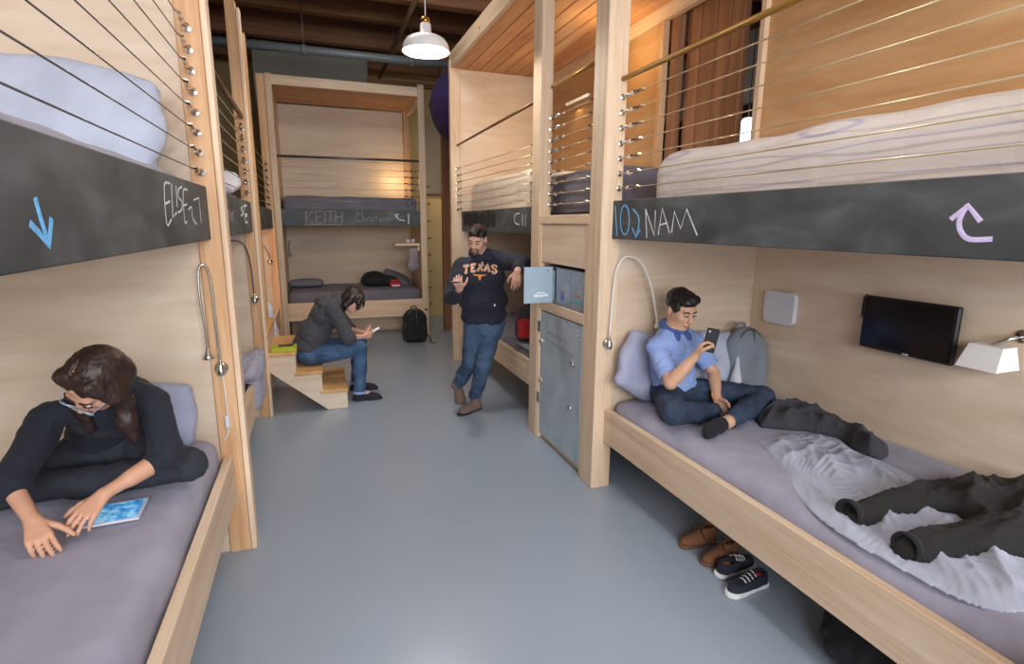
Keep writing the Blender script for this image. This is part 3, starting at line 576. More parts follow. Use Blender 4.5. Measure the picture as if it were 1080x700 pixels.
# ---- staircase
st = thing('staircase', 'short plywood staircase with timber treads climbing to the left', 'stairs', (-.1, 5.7, 0))
SY0, SY1 = 5.30, 6.15
for k in range(5):
    x1 = .215 - .225 * k; zt = .2 * (k + 1)
    wbox('tread', x1 - .245, x1 + .012, SY0 - .008, SY1, zt - .035, zt, st, 'tread', .005)
    wbox('riser', x1 - .018, x1, SY0 + .02, SY1, zt - .2, zt - .035, st, 'ply')
for y in (SY0, SY1 - .02):     # stepped stringer, a sawtooth on top and a slope below
    poly = [(.03, .004), (.215, .004)]
    for k in range(5):
        x1 = .215 - .225 * k; poly += [(x1, .2 * (k + 1) - .036), (x1 - .225, .2 * (k + 1) - .036)]
    poly += [(-.91, .80)]
    n = len(poly); V = [(x, y, z) for x, z in poly] + [(x, y + .02, z) for x, z in poly]
    F = [tuple(range(n)), tuple(range(2 * n - 1, n - 1, -1))] + [(i, i + n, (i + 1) % n + n, (i + 1) % n) for i in range(n)]
    mesh_at('stringer', (V, F), MAT['ply_x'], st, origin=(-.3, y, .3), smooth=False)

# purple fabric globe hanging behind the second right bunk
pg = thing('fabric_globe', 'large purple fabric globe hanging behind the right bunk post', 'decoration', (2.13, 7.55, 3.36))
mesh_at('upper_half', lathe_data([(.001, .56), (.17, .53), (.32, .46), (.44, .345), (.52, .2), (.56, .06), (.565, .005)], 36, (2.13, 7.55, 3.36)), MAT['purple_cloth'], pg)
mesh_at('lower_half', lathe_data([(.565, -.005), (.555, -.1), (.51, -.23), (.44, -.345), (.32, -.46), (.17, -.53), (.001, -.56)], 36, (2.13, 7.55, 3.36)), MAT['purple_dark'], pg)
mesh_at('seam', lathe_data([(.567, -.012), (.575, 0), (.567, .012)], 36, (2.13, 7.55, 3.36)), MAT['purple_cloth'], pg); tube('cord', [(2.13, 7.55, 3.91), (2.13, 7.55, 5.15)], .006, MAT['black_plastic'], pg, 6)
# lit drum lamp seen through the gap behind the upper right mattress
fl2 = thing('drum_lamp', 'lit white drum lamp seen through the gap behind the upper bunk', 'lamp', (5.5, 6, 2.9))
mesh_at('shade', lathe_data([(.13, -.15), (.13, .1), (.05, .16)], 24, (5.5, 6, 3.03)), MAT['lamp_far'], fl2); tube('cord', [(5.5, 6, 3.17), (5.5, 6, 5.15)], .006, MAT['black_plastic'], fl2, 6)
for i in range(3): pass
fp = box('wall_far', 6.2, 6.3, 4.5, 9, 3.6, 4.6, MAT['wall_grey']); tag(fp, 'pale wall of the hall seen through the gap', kind='structure')
# ------------------------------------------------------------------ implicit surfaces for soft shapes
class Blob:
    """a signed distance field on a grid; smooth unions; meshed by surface nets"""
    def __init__(s, lo, hi, h):
        s.lo = np.array(lo, float); s.h = h; n = np.ceil((np.array(hi) - s.lo) / h).astype(int) + 1
        s.ax = [s.lo[i] + np.arange(n[i]) * h for i in range(3)]; s.F = np.full(n, 1.0, np.float32)
    def sl(s, lo, hi):
        q = []
        for i in range(3):
            a = int(np.clip((lo[i] - s.lo[i]) // s.h, 0, len(s.ax[i]) - 1)); b = int(np.clip((hi[i] - s.lo[i]) // s.h + 2, 1, len(s.ax[i])))
            q.append(slice(a, max(b, a + 1)))
        return tuple(q)
    def grid(s, q): return [s.ax[i][q[i]].astype(np.float32).reshape([-1 if j == i else 1 for j in range(3)]) for i in range(3)]
    def put(s, d, q, k):
        R = s.F[q]
        if k > 0:
            h = np.clip(.5 + .5 * (R - d) / k, 0, 1); s.F[q] = R + (d - R) * h - k * h * (1 - h)
        else: s.F[q] = np.minimum(R, d)
    def cap(s, a, b, ra, rb=None, k=.015):
        rb = ra if rb is None else rb; a, b = np.array(a, float), np.array(b, float); m = max(ra, rb) + k + .02
        q = s.sl(np.minimum(a, b) - m, np.maximum(a, b) + m); X, Y, Z = s.grid(q); d = b - a; L = max(float(d @ d), 1e-9)
        t = np.clip(((X - a[0]) * d[0] + (Y - a[1]) * d[1] + (Z - a[2]) * d[2]) / L, 0, 1)
        D = np.sqrt((X - a[0] - t * d[0]) ** 2 + (Y - a[1] - t * d[1]) ** 2 + (Z - a[2] - t * d[2]) ** 2) - (ra + (rb - ra) * t)
        s.put(D, q, k); return s
    def chain(s, pts, rs, k=.015):
        for i in range(len(pts) - 1): s.cap(pts[i], pts[i + 1], rs[i], rs[i + 1], k)
        return s
    def _ell(s, c, r, M, m):
        c = np.array(c, float); r = np.array(r, float); M = np.eye(3) if M is None else np.array(M, float)  # rows = local axes
        e = np.sqrt(((M.T * r) ** 2).sum(1)) + m; q = s.sl(c - e, c + e); X, Y, Z = s.grid(q)
        x, y, z = X - c[0], Y - c[1], Z - c[2]; L = [M[i, 0] * x + M[i, 1] * y + M[i, 2] * z for i in range(3)]
        k0 = np.sqrt(sum((L[i] / r[i]) ** 2 for i in range(3))); k1 = np.sqrt(sum((L[i] / r[i] ** 2) ** 2 for i in range(3))) + 1e-6
        return k0 * (k0 - 1) / k1, q
    def ell(s, c, r, M=None, k=.02):
        D, q = s._ell(c, r, M, k + .02); s.put(D, q, k); return s
    def cut_ell(s, c, r, M=None, k=.006):
        D, q = s._ell(c, r, M, k + .02); R = s.F[q]; h = np.clip(.5 - .5 * (R + D) / k, 0, 1); s.F[q] = R + (-D - R) * h + k * h * (1 - h); return s
    def rbox(s, c, half, r, M=None, k=.01):
        c = np.array(c, float); half = np.array(half, float); M = np.eye(3) if M is None else np.array(M, float)
        e = np.sqrt(((M.T * half) ** 2).sum(1)) * 1.75 + k + .02; q = s.sl(c - e, c + e); X, Y, Z = s.grid(q); x, y, z = X - c[0], Y - c[1], Z - c[2]
        Q = [np.abs(M[i, 0] * x + M[i, 1] * y + M[i, 2] * z) - half[i] + r for i in range(3)]
        D = np.sqrt(sum(np.maximum(v, 0) ** 2 for v in Q)) + np.minimum(np.maximum(np.maximum(Q[0], Q[1]), Q[2]), 0) - r
        s.put(D, q, k); return s
    def cut(s, o, n, within=None):
        """remove the half space on the +n side (optionally only inside a sphere (c, R))"""
        o, n = np.array(o, float), np.array(n, float); n = n / np.linalg.norm(n)
        q = s.sl(s.lo, s.lo + 99) if within is None else s.sl(np.array(within[0]) - within[1], np.array(within[0]) + within[1])
        X, Y, Z = s.grid(q); D = (X - o[0]) * n[0] + (Y - o[1]) * n[1] + (Z - o[2]) * n[2]
        if within is not None:
            c, Rr = within; D = np.where((X - c[0]) ** 2 + (Y - c[1]) ** 2 + (Z - c[2]) ** 2 < Rr * Rr, D, -9)
        s.F[q] = np.maximum(s.F[q], D); return s
    def wrinkle(s, amp, freq, seed=0, ridge=False, stretch=(1, 1, 1)):
        X, Y, Z = s.grid(s.sl(s.lo, s.lo + 99)); x, y, z = X * freq * stretch[0] + seed, Y * freq * stretch[1] + seed * 1.7, Z * freq * stretch[2] + seed * .6
        a = np.sin(x * 1.7 + 1.3 * np.sin(y * 1.1 + z * .7)) + np.sin(y * 1.9 + 1.1 * np.sin(z * 1.3 + x * .9) + 2) + np.sin(z * 1.5 + 1.2 * np.sin(x * 1.2 + y * .8) + 4)
        a = a / 3
        if ridge: a = 1 - 2 * np.abs(a) ** .7
        s.F = s.F + np.float32(amp) * a.astype(np.float32); return s
    def data(s, smooth=1):
        F = np.pad(s.F, 1, constant_values=1.); lo = s.lo - s.h; S = F < 0
        c = [S[i:S.shape[0] - 1 + i, j:S.shape[1] - 1 + j, k:S.shape[2] - 1 + k] for i in (0, 1) for j in (0, 1) for k in (0, 1)]
        a = c[0].copy(); o = c[0].copy()
        for v in c[1:]: a &= v; o |= v
        I = np.argwhere(o & ~a); ids = -np.ones(o.shape, np.int64); ids[tuple(I.T)] = np.arange(len(I))
        cs = [(i, j, k) for i in (0, 1) for j in (0, 1) for k in (0, 1)]; val = np.stack([F[I[:, 0] + i, I[:, 1] + j, I[:, 2] + k] for i, j, k in cs], 1)
        P = np.zeros((len(I), 3)); N = np.zeros(len(I))
        for e0 in range(8):
            for b in range(3):
                if cs[e0][b]: continue
                t1 = list(cs[e0]); t1[b] = 1; e1 = cs.index(tuple(t1)); f0, f1 = val[:, e0], val[:, e1]; m = (f0 < 0) != (f1 < 0)
                t = np.where(m, f0 / np.where(m, f0 - f1, 1), 0); p = np.tile(np.array(cs[e0], float), (len(I), 1)); p[:, b] += t
                P += p * m[:, None]; N += m
        P = P / np.maximum(N, 1)[:, None] + I; V = lo + P * s.h; Q = []
        for ax in range(3):
            A = S.take(range(S.shape[ax] - 1), ax); B = S.take(range(1, S.shape[ax]), ax); E = np.argwhere(A != B); u, v = [(1, 2), (2, 0), (0, 1)][ax]
            E = E[(E[:, u] > 0) & (E[:, v] > 0) & (E[:, u] < o.shape[u]) & (E[:, v] < o.shape[v])]; fl_ = A[tuple(E.T)]
            def cid(du, dv):
                G = E.copy(); G[:, u] -= du; G[:, v] -= dv; return ids[tuple(G.T)]
            q = np.stack([cid(1, 1), cid(0, 1), cid(0, 0), cid(1, 0)], 1); q[~fl_] = q[~fl_][:, ::-1]; Q.append(q)
        Q = np.concatenate(Q); Q = Q[(Q >= 0).all(1)]
        for _ in range(smooth):
            acc = np.zeros_like(V); cnt = np.zeros(len(V))
            for i in range(4):
                np.add.at(acc, Q[:, i], V[Q[:, (i + 1) % 4]]); np.add.at(cnt, Q[:, i], 1); np.add.at(acc, Q[:, (i + 1) % 4], V[Q[:, i]]); np.add.at(cnt, Q[:, (i + 1) % 4], 1)
            V = V * .4 + .6 * acc / np.maximum(cnt, 1)[:, None]
        return V, Q
    def obj(s, name, m, parent=None, origin=None, smooth=1):
        V, Q = s.data(smooth); org = Vector(origin) if origin is not None else WO[parent.name]
        return link(name, raw_mesh(name, V - np.array(org), Q), MAT[m], parent, org, True)
def frame(f, up=(0, 0, 1)):
    """rows: right, forward, up"""
    f = np.array(f, float); f /= np.linalg.norm(f); u = np.array(up, float); u = u - f * (u @ f); u /= np.linalg.norm(u); return np.array([np.cross(f, u), f, u])
def rotz(a): return np.array([[math.cos(a), math.sin(a), 0], [-math.sin(a), math.cos(a), 0], [0, 0, 1]])

# ------------------------------------------------------------------ mattresses
def mattress(label, x0, x1, y0, y1, z0, z1, m, r=.07, group=None, n=(30, 40, 6), fold=None, name='mattress', amp=.006):
    o = thing(name, label, 'mattress', ((x0 + x1) / 2, (y0 + y1) / 2, z0), group); c = ((x0 + x1) / 2, (y0 + y1) / 2, (z0 + z1) / 2); h = ((x1 - x0) / 2, (y1 - y0) / 2, (z1 - z0) / 2)
    mesh_at('fitted_sheet', soft_box_data(c, h, min(r, h[2] * .95), n, amp, 7, random.random() * 5), MAT[m], o)
    xs, ys = h[0] + .002, h[1] + .002
    P = []
    for z in (z0 + .05,):
        pts = []; rr = min(r, h[2] * .95)
        for cx, cy, a0 in ((1, 1, 0), (-1, 1, 90), (-1, -1, 180), (1, -1, 270)):
            for k in range(5):
                a = math.radians(a0 + 22.5 * k); pts.append((c[0] + cx * (h[0] - rr) + rr * .985 * math.cos(a), c[1] + cy * (h[1] - rr) + rr * .985 * math.sin(a), z + .012))
        P.append(tube_data(pts + [pts[0]], .005, 5))
    mesh_at('piping', merge(P), MAT[m], o); return o
mattress('lavender mattress under the man in the blue shirt', 1.825, 2.965, .62, 3.03, .421, .645, 'sheet_lavender', .08)
mattress('thick cream striped mattress on the upper bunk at right', 1.85, 2.95, .62, 2.76, 1.832, 2.2, 'striped_sheet', .12, amp=.012)
mattress('grey mattress of the lower bunk behind the standing man', 1.825, 2.965, 4.25, 6.74, .421, .63, 'sheet_grey')
mattress('cream covered mattress on the upper bunk above the standing man', 1.87, 2.94, 4.75, 6.7, 1.832, 2.3, 'sheet_cream', .09)
mattress('grey mattress lying above the steel lockers', 1.87, 2.94, 3.28, 4.62, 1.832, 2.2, 'sheet_grey', .08)
mattress('lavender mattress under the woman with the tablet', -1.66, -.535, .75, 3.03, .421, .70, 'sheet_lavender', .08)
mattress('lavender mattress on the upper bunk at left', -1.66, -.56, .75, 3.0, 1.832, 2.03, 'sheet_lavender', .08)
mattress('grey mattress of the middle left lower bunk', -1.66, -.56, 3.2, 5.24, .421, .62, 'sheet_lavender', .08)
mattress('mattress of the middle left upper bunk behind the cables', -1.66, -.56, 3.2, 5.24, 1.832, 2.02, 'sheet_grey', .08)
mattress('mattress of the far left lower bunk', -1.66, -.6, 6.4, 8.27, .421, .6, 'sheet_lavender', .08)
mattress('grey mattress of the lower bunk at the far end', -.42, 1.58, 8.64, 9.78, .441, .76, 'sheet_grey', .08)
mattress('grey mattress of the upper bunk at the far end', -.40, 1.56, 8.66, 9.78, 1.786, 2.18, 'sheet_grey', .07)

# ------------------------------------------------------------------ pillows, bedding and clothes
def pillow(label, c, size, M, m, seed=1, h=.012, name='pillow'):
    c = np.array(c, float); R = max(size) * .8; b = Blob(c - R, c + R, h); sx, sy, sz = size[0] / 2, size[1] / 2, size[2] / 2
    b.ell(c, (sx * 1.03, sy * 1.03, sz), M, 0); b.rbox(c, (sx * .93, sy * .93, sz * .5), sz * .48, M, sz * .6)
    b.wrinkle(.006, 16, seed)
    o = thing(name, label, 'pillow', c - np.array([0, 0, sz])); b.obj('pillowcase', m, o, smooth=2)
    # the hemmed open end
    hx = np.array(M)[0]; p0 = c + hx * sx * .92; yy = np.array(M)[1]
    mesh_at('hem', tube_data([p0 - yy * sy * .8, p0 + hx * .01, p0 + yy * sy * .8], .008, 6), MAT[m], o)
    return o
lean = lambda f, u: frame(f, u)
# frames: rows = long axis, short axis, thickness
pillow('lavender pillow propped behind the man in the blue shirt', (2.06, 2.94, .86), (.50, .42, .15), [[.80, .1, -.45], [.42, .25, .87], [.18, -.96, .2]], 'pillow_lavender', 1)
pillow('pale blue pillow standing between the seated man and the grey backpack', (2.46, 2.90, .85), (.60, .46, .16), [[1, -.02, .06], [-.06, .25, .97], [0, -.97, .25]], 'pillow_pale', 4)
pillow('lavender pillow leaning against the wall behind the woman with the tablet', (-.84, 2.94, .85), (.46, .34, .14), [[1, 0, 0], [0, .25, .97], [0, -.97, .25]], 'pillow_lavender', 2)
pillow('small grey pillow on the lower bunk at the far end, left', (-.16, 9.3, .83), (.52, .38, .15), [[1, 0, 0], [0, 1, 0], [0, 0, 1]], 'pillow_grey', 3)
pillow('lavender pillow leaning in the right corner of the lower far end bunk', (1.32, 9.45, .86), (.5, .38, .15), [[.9, .1, -.42], [.05, .97, .3], [.42, -.3, .86]], 'pillow_grey', 5)
pillow('white pillow standing on the upper left bunk behind the cables', (-.90, 2.74, 2.20), (.66, .46, .18), [[.99, .05, -.1], [.08, .3, .95], [.06, -.95, .3]], 'pillow_pale', 6)
pillow('small white pillow tucked beside the middle left chalkboard', (-.76, 4.9, 2.1), (.45, .36, .16), [[1, 0, 0], [0, .9, .4], [0, -.4, .9]], 'sheet_white', 7)

def heap(name, label, cat, build, lo, hi, h, m, wr=(), smooth=1, zmin=None, group=None):
    b = Blob(lo, hi, h); build(b)
    for w in wr: b.wrinkle(*w)
    if zmin is not None: b.cut((0, 0, zmin), (0, 0, -1))
    V, Q = b.data(smooth); org = ((lo[0] + hi[0]) / 2, (lo[1] + hi[1]) / 2, lo[2] if zmin is None else zmin)
    o = link(name, raw_mesh(name, V - np.array(org), Q), MAT[m], None, org, True); return tag(o, label, cat, group)
MZ = .642
# crumpled pale sheet: a cloth height field with swept folds inside an outline
def cloth(name, label, cat, outline, zb, h, m, flow, amp=.04, base=.010, seed=1, edge=.05, parent=None, ex=.5):
    P = np.array(outline, float); lo, hi = P.min(0) - .02, P.max(0) + .02; nx, ny = (np.ceil((hi - lo) / h)).astype(int) + 1
    X, Y = np.meshgrid(lo[0] + np.arange(nx) * h, lo[1] + np.arange(ny) * h, indexing='ij')
    Q = np.array([tuple(v)[:2] for v in catmull([(a, c, 0) for a, c in list(outline) + [outline[0]]], 6)]); D = np.full(X.shape, 9.); ins = np.zeros(X.shape, bool)
    for a, c in zip(Q[:-1], Q[1:]):
        e = c - a; L = max(e @ e, 1e-12); t = np.clip(((X - a[0]) * e[0] + (Y - a[1]) * e[1]) / L, 0, 1); D = np.minimum(D, np.hypot(X - a[0] - t * e[0], Y - a[1] - t * e[1]))
        cr = ((a[1] > Y) != (c[1] > Y)) & (X < (c[0] - a[0]) * (Y - a[1]) / (c[1] - a[1] + 1e-12) + a[0]); ins ^= cr
    n = lambda f, q, sx=1, sy=1: vnoise(np.stack([X * f * sx + q, Y * f * sy + q * 1.3, X * 0 + q], -1))
    u = X * math.cos(flow) + Y * math.sin(flow); v = -X * math.sin(flow) + Y * math.cos(flow)
    w = v + .06 * n(4, seed) + .02 * n(11, seed + 2); w2 = v * .8 + u * .6 + .07 * n(5, seed + 5)
    rid = lambda p, f: (1 - np.abs(np.sin(p * f))) ** 1.6
    H = .60 * rid(w, 17) * (.5 + .5 * n(4, seed + 9)) + .35 * rid(w2, 21) * (.5 + .5 * n(5, seed + 3)) + .22 * rid(w + .25 * u, 36) * (.5 + .5 * n(6, seed + 4)) + .35 * (.5 + .5 * n(6, seed + 7))
    H = H + .16 * rid(n(7, seed + 11) * .35 + w, 44) * (.5 + .5 * n(9, seed + 13)); H = base + amp * H; s = np.where(ins, D, -D); H = H * np.clip(s / edge, 0, 1) ** ex + .004
    keep = s > 0; ids = -np.ones(X.shape, int); ids[keep] = np.arange(keep.sum()); N = int(keep.sum())
    top = np.stack([X[keep], Y[keep], zb + H[keep]], 1); bot = np.stack([X[keep], Y[keep], np.full(N, zb)], 1)
    q = np.stack([ids[:-1, :-1], ids[1:, :-1], ids[1:, 1:], ids[:-1, 1:]], -1).reshape(-1, 4); q = q[(q >= 0).all(1)]
    ed = {}
    for k in range(4):
        for a, c in zip(q[:, k], q[:, (k + 1) % 4]): ed[(a, c)] = 1
    side = np.array([(a, a + N, c + N, c) for (a, c) in ed if (c, a) not in ed])[:, ::-1]
    V = np.concatenate([top, bot]); F = np.concatenate([q, q[:, ::-1] + N, side[:, ::-1]]); org = np.array([P[:, 0].mean(), P[:, 1].mean(), zb])
    o = link(name, raw_mesh(name, V - org, F), MAT[m], parent, org, True); return tag(o, label, cat)
cloth('bed_sheet', 'crumpled pale blue-grey sheet trailing along the right bed', 'sheet', [(2.20, 2.12), (2.40, 2.16), (2.66, 2.06), (2.62, 1.86), (2.60, 1.6), (2.5, 1.35), (2.42, 1.05), (2.2, .82), (1.90, .84), (1.83, 1.1), (1.84, 1.4), (1.93, 1.62), (2.06, 1.80), (2.14, 1.98)], MZ - .002, .0075, 'blanket_blue', 1.2, .055, .006, 2, .09, None, .7)
# dark knitted sweater
cloth('knit_sweater', 'charcoal knitted sweater bunched against the wall on the right bed', 'sweater', [(2.38, 2.28), (2.46, 2.40), (2.62, 2.46), (2.82, 2.47), (2.90, 2.34), (2.86, 2.12), (2.82, 1.92), (2.74, 1.78), (2.60, 1.73), (2.57, 1.83), (2.64, 1.98), (2.58, 2.12), (2.48, 2.20)], MZ - .002, .0075, 'knit_charcoal', .9, .105, .045, 8, .06)
# black jacket with two sleeves
jk = thing('jacket', 'black jacket thrown over the sheet, both sleeves reaching to the bed edge', 'jacket', (2.45, 1.35, .66))
cloth('body', None, None, [(1.93, 1.42), (2.18, 1.435), (2.42, 1.45), (2.70, 1.42), (2.88, 1.28), (2.92, .95), (2.78, .74), (2.45, .76), (2.30, .96), (2.12, 1.04), (1.91, 1.07), (1.905, 1.185), (2.12, 1.185), (2.30, 1.17), (2.34, 1.22), (2.30, 1.27), (2.15, 1.305), (1.925, 1.31)], MZ + .006, .0075, 'jacket_black', .35, .062, .062, 3, .055, jk)
for c, d in (((1.925, 1.365, .693), (-1, .0, -.05)), ((1.905, 1.127, .693), (-1, .05, -.05))):
    mesh_at('cuff', lathe_data([(.046, -.02), (.052, .0), (.050, .014), (.040, .006), (.034, -.03), (.001, -.035)], 18, c, look_axis(d)), MAT['bag_black'], jk)
# small blue cloth beside the wall
heap('blue_cloth', 'small bright blue cloth edge between the knee and the sweater', 'cloth', lambda b: b.ell((2.78, 2.50, .655), (.10, .055, .03), rotz(.4), .01), (2.62, 2.4, .62), (2.94, 2.6, .72), .009, 'sticker_blue', ((.006, 30, 1),), zmin=MZ)

# white charger cable and white cloth beside the pillow
heap('white_cloth', 'folded white cloth corner tucked between pillow and grey backpack', 'cloth', lambda b: (b.cap((2.60, 2.74, .70), (2.66, 2.80, .92), .05, .012, .02), b.ell((2.58, 2.72, .67), (.09, .06, .035), None, .03)), (2.45, 2.5, .63), (2.8, 2.95, 1.0), .010, 'sheet_white', ((.006, 26, 2),), zmin=MZ)
P = []
for k in range(3):
    a0 = k * 1.1; P.append(tube_data(catmull([(2.52 + .07 * math.cos(a0 + t * .7), 2.66 + .055 * math.sin(a0 + t * .7), .655 + .025 * (k + 1) * abs(math.sin(t * .5)) + .004) for t in range(10)], 4), .0035, 5))
tag(mesh_at('charging_cable', merge(P), MAT['cable_white'], None, origin=(2.52, 2.66, .65)), 'coiled white charging cable lying in front of the grey backpack', 'cable')

# ------------------------------------------------------------------ backpacks
def backpack(label, base, yaw, lean_, size, m, m2, pocket=True, zips='rail_grey', strap=True, handle=True, lay=0, front=1):
    """upright pack; local x = width, y = depth (front at -y), z = up"""
    w, d, hgt = size; base = np.array(base, float); o = thing('backpack', label, 'backpack', base)
    cz, sz_ = math.cos(yaw), math.sin(yaw); Rz = np.array([[cz, sz_, 0], [-sz_, cz, 0], [0, 0, 1]]); Rx = np.array([[1, 0, 0], [0, math.cos(lean_), math.sin(lean_)], [0, -math.sin(lean_), math.cos(lean_)]]); M = Rx @ Rz
    T = lambda p: base + np.array(p) @ M
    R = max(size) * .95; b = Blob(base - np.array([R, R, .02]), base + np.array([R, R, hgt * 1.15]), .009)
    b.rbox(T((0, 0, hgt * .42)), (w / 2, d / 2, hgt * .42), d * .42, M, .01); b.ell(T((0, 0, hgt * .70)), (w * .49, d * .5, hgt * .30), M, .03); b.wrinkle(.005, 17, w * 10); b.obj('body', m, o)
    if pocket:
        b = Blob(base - np.array([R, R, .02]), base + np.array([R, R, hgt]), .009); b.rbox(T((0, -front * d * .46, hgt * .3)), (w * .40, d * .2, hgt * .24), d * .17, M, .01); b.wrinkle(.004, 20, 3); b.obj('front_pocket', m2, o)
    arc = [T((w * .45 * math.sin(t), -front * d * .30, hgt * .52 + hgt * .44 * math.cos(t))) for t in np.linspace(-1.9, 1.9, 13)]
    tube('zipper', catmull([tuple(p) for p in arc], 3), .006, MAT[zips], o, 6)
    tube('centre_seam', [tuple(T((w * .02, -front * d * .52, z * hgt))) for z in (.56, .7, .85, .97)], .004, MAT[zips], o, 5)
    if handle: tube('handle', catmull([tuple(T(p)) for p in ((-.04, d * .2, hgt * .97), (-.035, d * .2, hgt * 1.04), (.035, d * .2, hgt * 1.04), (.04, d * .2, hgt * .97))], 5), .009, MAT[m2], o, 6)
    if strap:
        for s in (-1, 1): tube('shoulder_strap', catmull([tuple(T(p)) for p in ((s * w * .22, d * .45, hgt * .92), (s * w * .36, d * .72, hgt * .6), (s * w * .42, d * .68, hgt * .25), (s * w * .4, d * .45, hgt * .06))], 5), .022, MAT[m2], o, 8, squash=.35, normal=tuple(np.array((0, 1, 0)) @ M))
    return o, T
backpack('slim grey backpack standing upright against the wall on the right bed', (2.80, 2.84, MZ), .15, -.14, (.34, .15, .47), 'bag_grey', 'bag_grey', pocket=False, strap=False)
bp, T = backpack('black backpack standing on the floor by the far end bunk', (1.38, 8.10, 0), .05, -.1, (.36, .22, .52), 'bag_black', 'bag_black', front=1)
tube('loose_strap', catmull([tuple(T((.17, -.05, .12))), tuple(T((.21, -.1, .05))), (1.58, 7.93, .012), (1.66, 7.92, .01)], 5), .012, MAT['bag_black'], bp, 6, squash=.4, normal=(0, 0, 1))
bp, T = backpack('red and dark grey backpack lying on the lower bunk behind the standing man', (2.0, 4.85, .63), -.5, -.30, (.38, .26, .42), 'bag_dark', 'bag_red', front=1, zips='bag_red')
# black soft bag and red case on the far end bunk
hb = thing('soft_bag', 'black soft bag lying on the lower far end bunk', 'bag', (.98, 9.15, .76)); b = Blob((.6, 8.85, .74), (1.36, 9.5, 1.12), .012)
b.ell((.92, 9.17, .86), (.24, .2, .12), None, .05).ell((1.1, 9.15, .84), (.2, .17, .09), None, .05).ell((.88, 9.2, .93), (.15, .13, .07), None, .04).wrinkle(.012, 16, 2).cut((0, 0, .758), (0, 0, -1)); b.obj('body', 'bag_black', hb)
tube('handle', catmull([(.76, 9.02, .93), (.82, 8.98, 1.0), (.98, 8.97, 1.0), (1.06, 9.0, .91)], 5), .012, MAT['bag_black'], hb, 6)
rc = thing('red_case', 'small red and white case in front of the black soft bag', 'case', (1.21, 8.98, .76)); box('body', 1.12, 1.30, 8.9, 9.06, .762, .845, MAT['red_plastic'], rc, .012); box('label_band', 1.15, 1.28, 8.896, 8.9, .775, .80, MAT['white_plastic'], rc, .001); box('lid', 1.13, 1.29, 8.91, 9.05, .845, .875, MAT['bag_red'], rc, .01)
# dark bag under the right bunk at the bottom edge
db = thing('duffel_bag', 'dark duffel bag on the floor under the right bed', 'bag', (2.10, 1.22, 0)); b = Blob((1.8, .8, -.01), (2.5, 1.62, .3), .012)
b.ell((2.12, 1.2, .10), (.24, .30, .12), rotz(.3), .04).ell((2.06, 1.30, .16), (.1, .14, .08), None, .05).wrinkle(.014, 18, 3, True).cut((0, 0, .002), (0, 0, -1)); b.obj('body', 'bag_black', db)
tube('handle', catmull([(2.0, 1.42, .16), (1.97, 1.40, .23), (2.02, 1.24, .25), (2.06, 1.1, .2)], 5), .014, MAT['bag_dark'], db, 6)

# ------------------------------------------------------------------ shoes
def shoe(name, label, toe, heel, group, kind, side=1):
    toe, heel = np.array(toe, float), np.array(heel, float); d = toe - heel; L = float(np.linalg.norm(d)); F = d / L; Rr = np.array([F[1], -F[0], 0.]); M = np.array([Rr, F, [0, 0, 1.]]); mid = (toe + heel) / 2
    T = lambda x, y, z: mid + Rr * x * side + F * y + np.array([0, 0, z]); o = thing(name, label, 'shoe', mid, group)
    h = .0055; e = L * .62 + .03; G = lambda zt: Blob(mid - np.array([e, e, .01]), mid + np.array([e, e, zt]), h)
    sole_t = .028 if kind == 'sneaker' else .022; w = L * .165
    def foot(b, g, z0, z1):
        for (x, y, r) in ((.002, -L * .36, w * .80), (.0, -L * .18, w * .74), (.004, .0, w * .84), (.008, L * .18, w * .98), (.004, L * .32, w * .86), (.0, L * .40, w * .62)):
            b.cap(T(x, y, z0 + .006), T(x, y, z1), r + g, r + g, .02)
    b = G(.2); foot(b, .004, 0, .01); b.cut((0, 0, sole_t), (0, 0, 1)).cut((0, 0, .001), (0, 0, -1)); b.obj('sole', {'sneaker': 'rubber_white', 'desert': 'rubber_brown'}[kind], o)
    b = G(.26); hi = .085 if kind == 'sneaker' else .115
    b.ell(T(.005, L * .20, sole_t + .006), (w * .97, L * .27, .042), M, .02).ell(T(0, -L * .10, sole_t + .02), (w * .82, L * .3, .05), M, .03)
    b.cap(T(0, -L * .33, sole_t), T(0, -L * .31, hi), w * .78, w * .62, .03).cap(T(0, -L * .12, sole_t), T(0, -L * .14, hi - .005), w * .74, w * .58, .03)
    b.cut(mid + np.array([0, 0, hi - .006]) + F * -L * .2, np.array([0, 0, 1]) + F * .12)
    b.cut_ell(T(0, -L * .24, hi + .004), (w * .52, L * .17, .05), M, .006).cut((0, 0, sole_t - .002), (0, 0, -1)); up = b.obj('upper', {'sneaker': 'canvas_navy', 'desert': 'suede_brown'}[kind], o)
    mesh_at('lining', lathe_data([(.001, 0), (w * .5, .003), (w * .52, .02), (w * .5, .04)], 14, T(0, -L * .27, hi - .055)), MAT['lining_red' if (kind == 'sneaker' and side > 0) else 'lining_orange' if kind == 'sneaker' else 'suede_dark'], o)
    mesh_at('tongue', tube_data(catmull([tuple(T(0, L * .1, .072)), tuple(T(0, .0, .088)), tuple(T(0, -L * .09, hi + .012))], 4), w * .42, 8, squash=.2, normal=(0, 0, 1)), MAT['canvas_navy' if kind == 'sneaker' else 'suede_dark'], o)
    for k in range(4):
        y = L * .14 - k * L * .075; z = .068 + k * .0075 + (.003 * k if kind != 'sneaker' else 0)
        tube('lace', catmull([tuple(T(-w * .55, y, z - .006)), tuple(T(0, y + .006, z + .012)), tuple(T(w * .55, y, z - .006))], 4), .0035, MAT['rubber_white' if kind == 'sneaker' else 'suede_dark'], o, 5)
    if kind == 'desert':
        for s in (-1, 1): tube('lace', catmull([tuple(T(0, -.01, .105)), tuple(T(s * .05, .01, .09)), tuple(T(s * .085, -.02, .04))], 4), .0035, MAT['suede_dark'], o, 5)
    return o
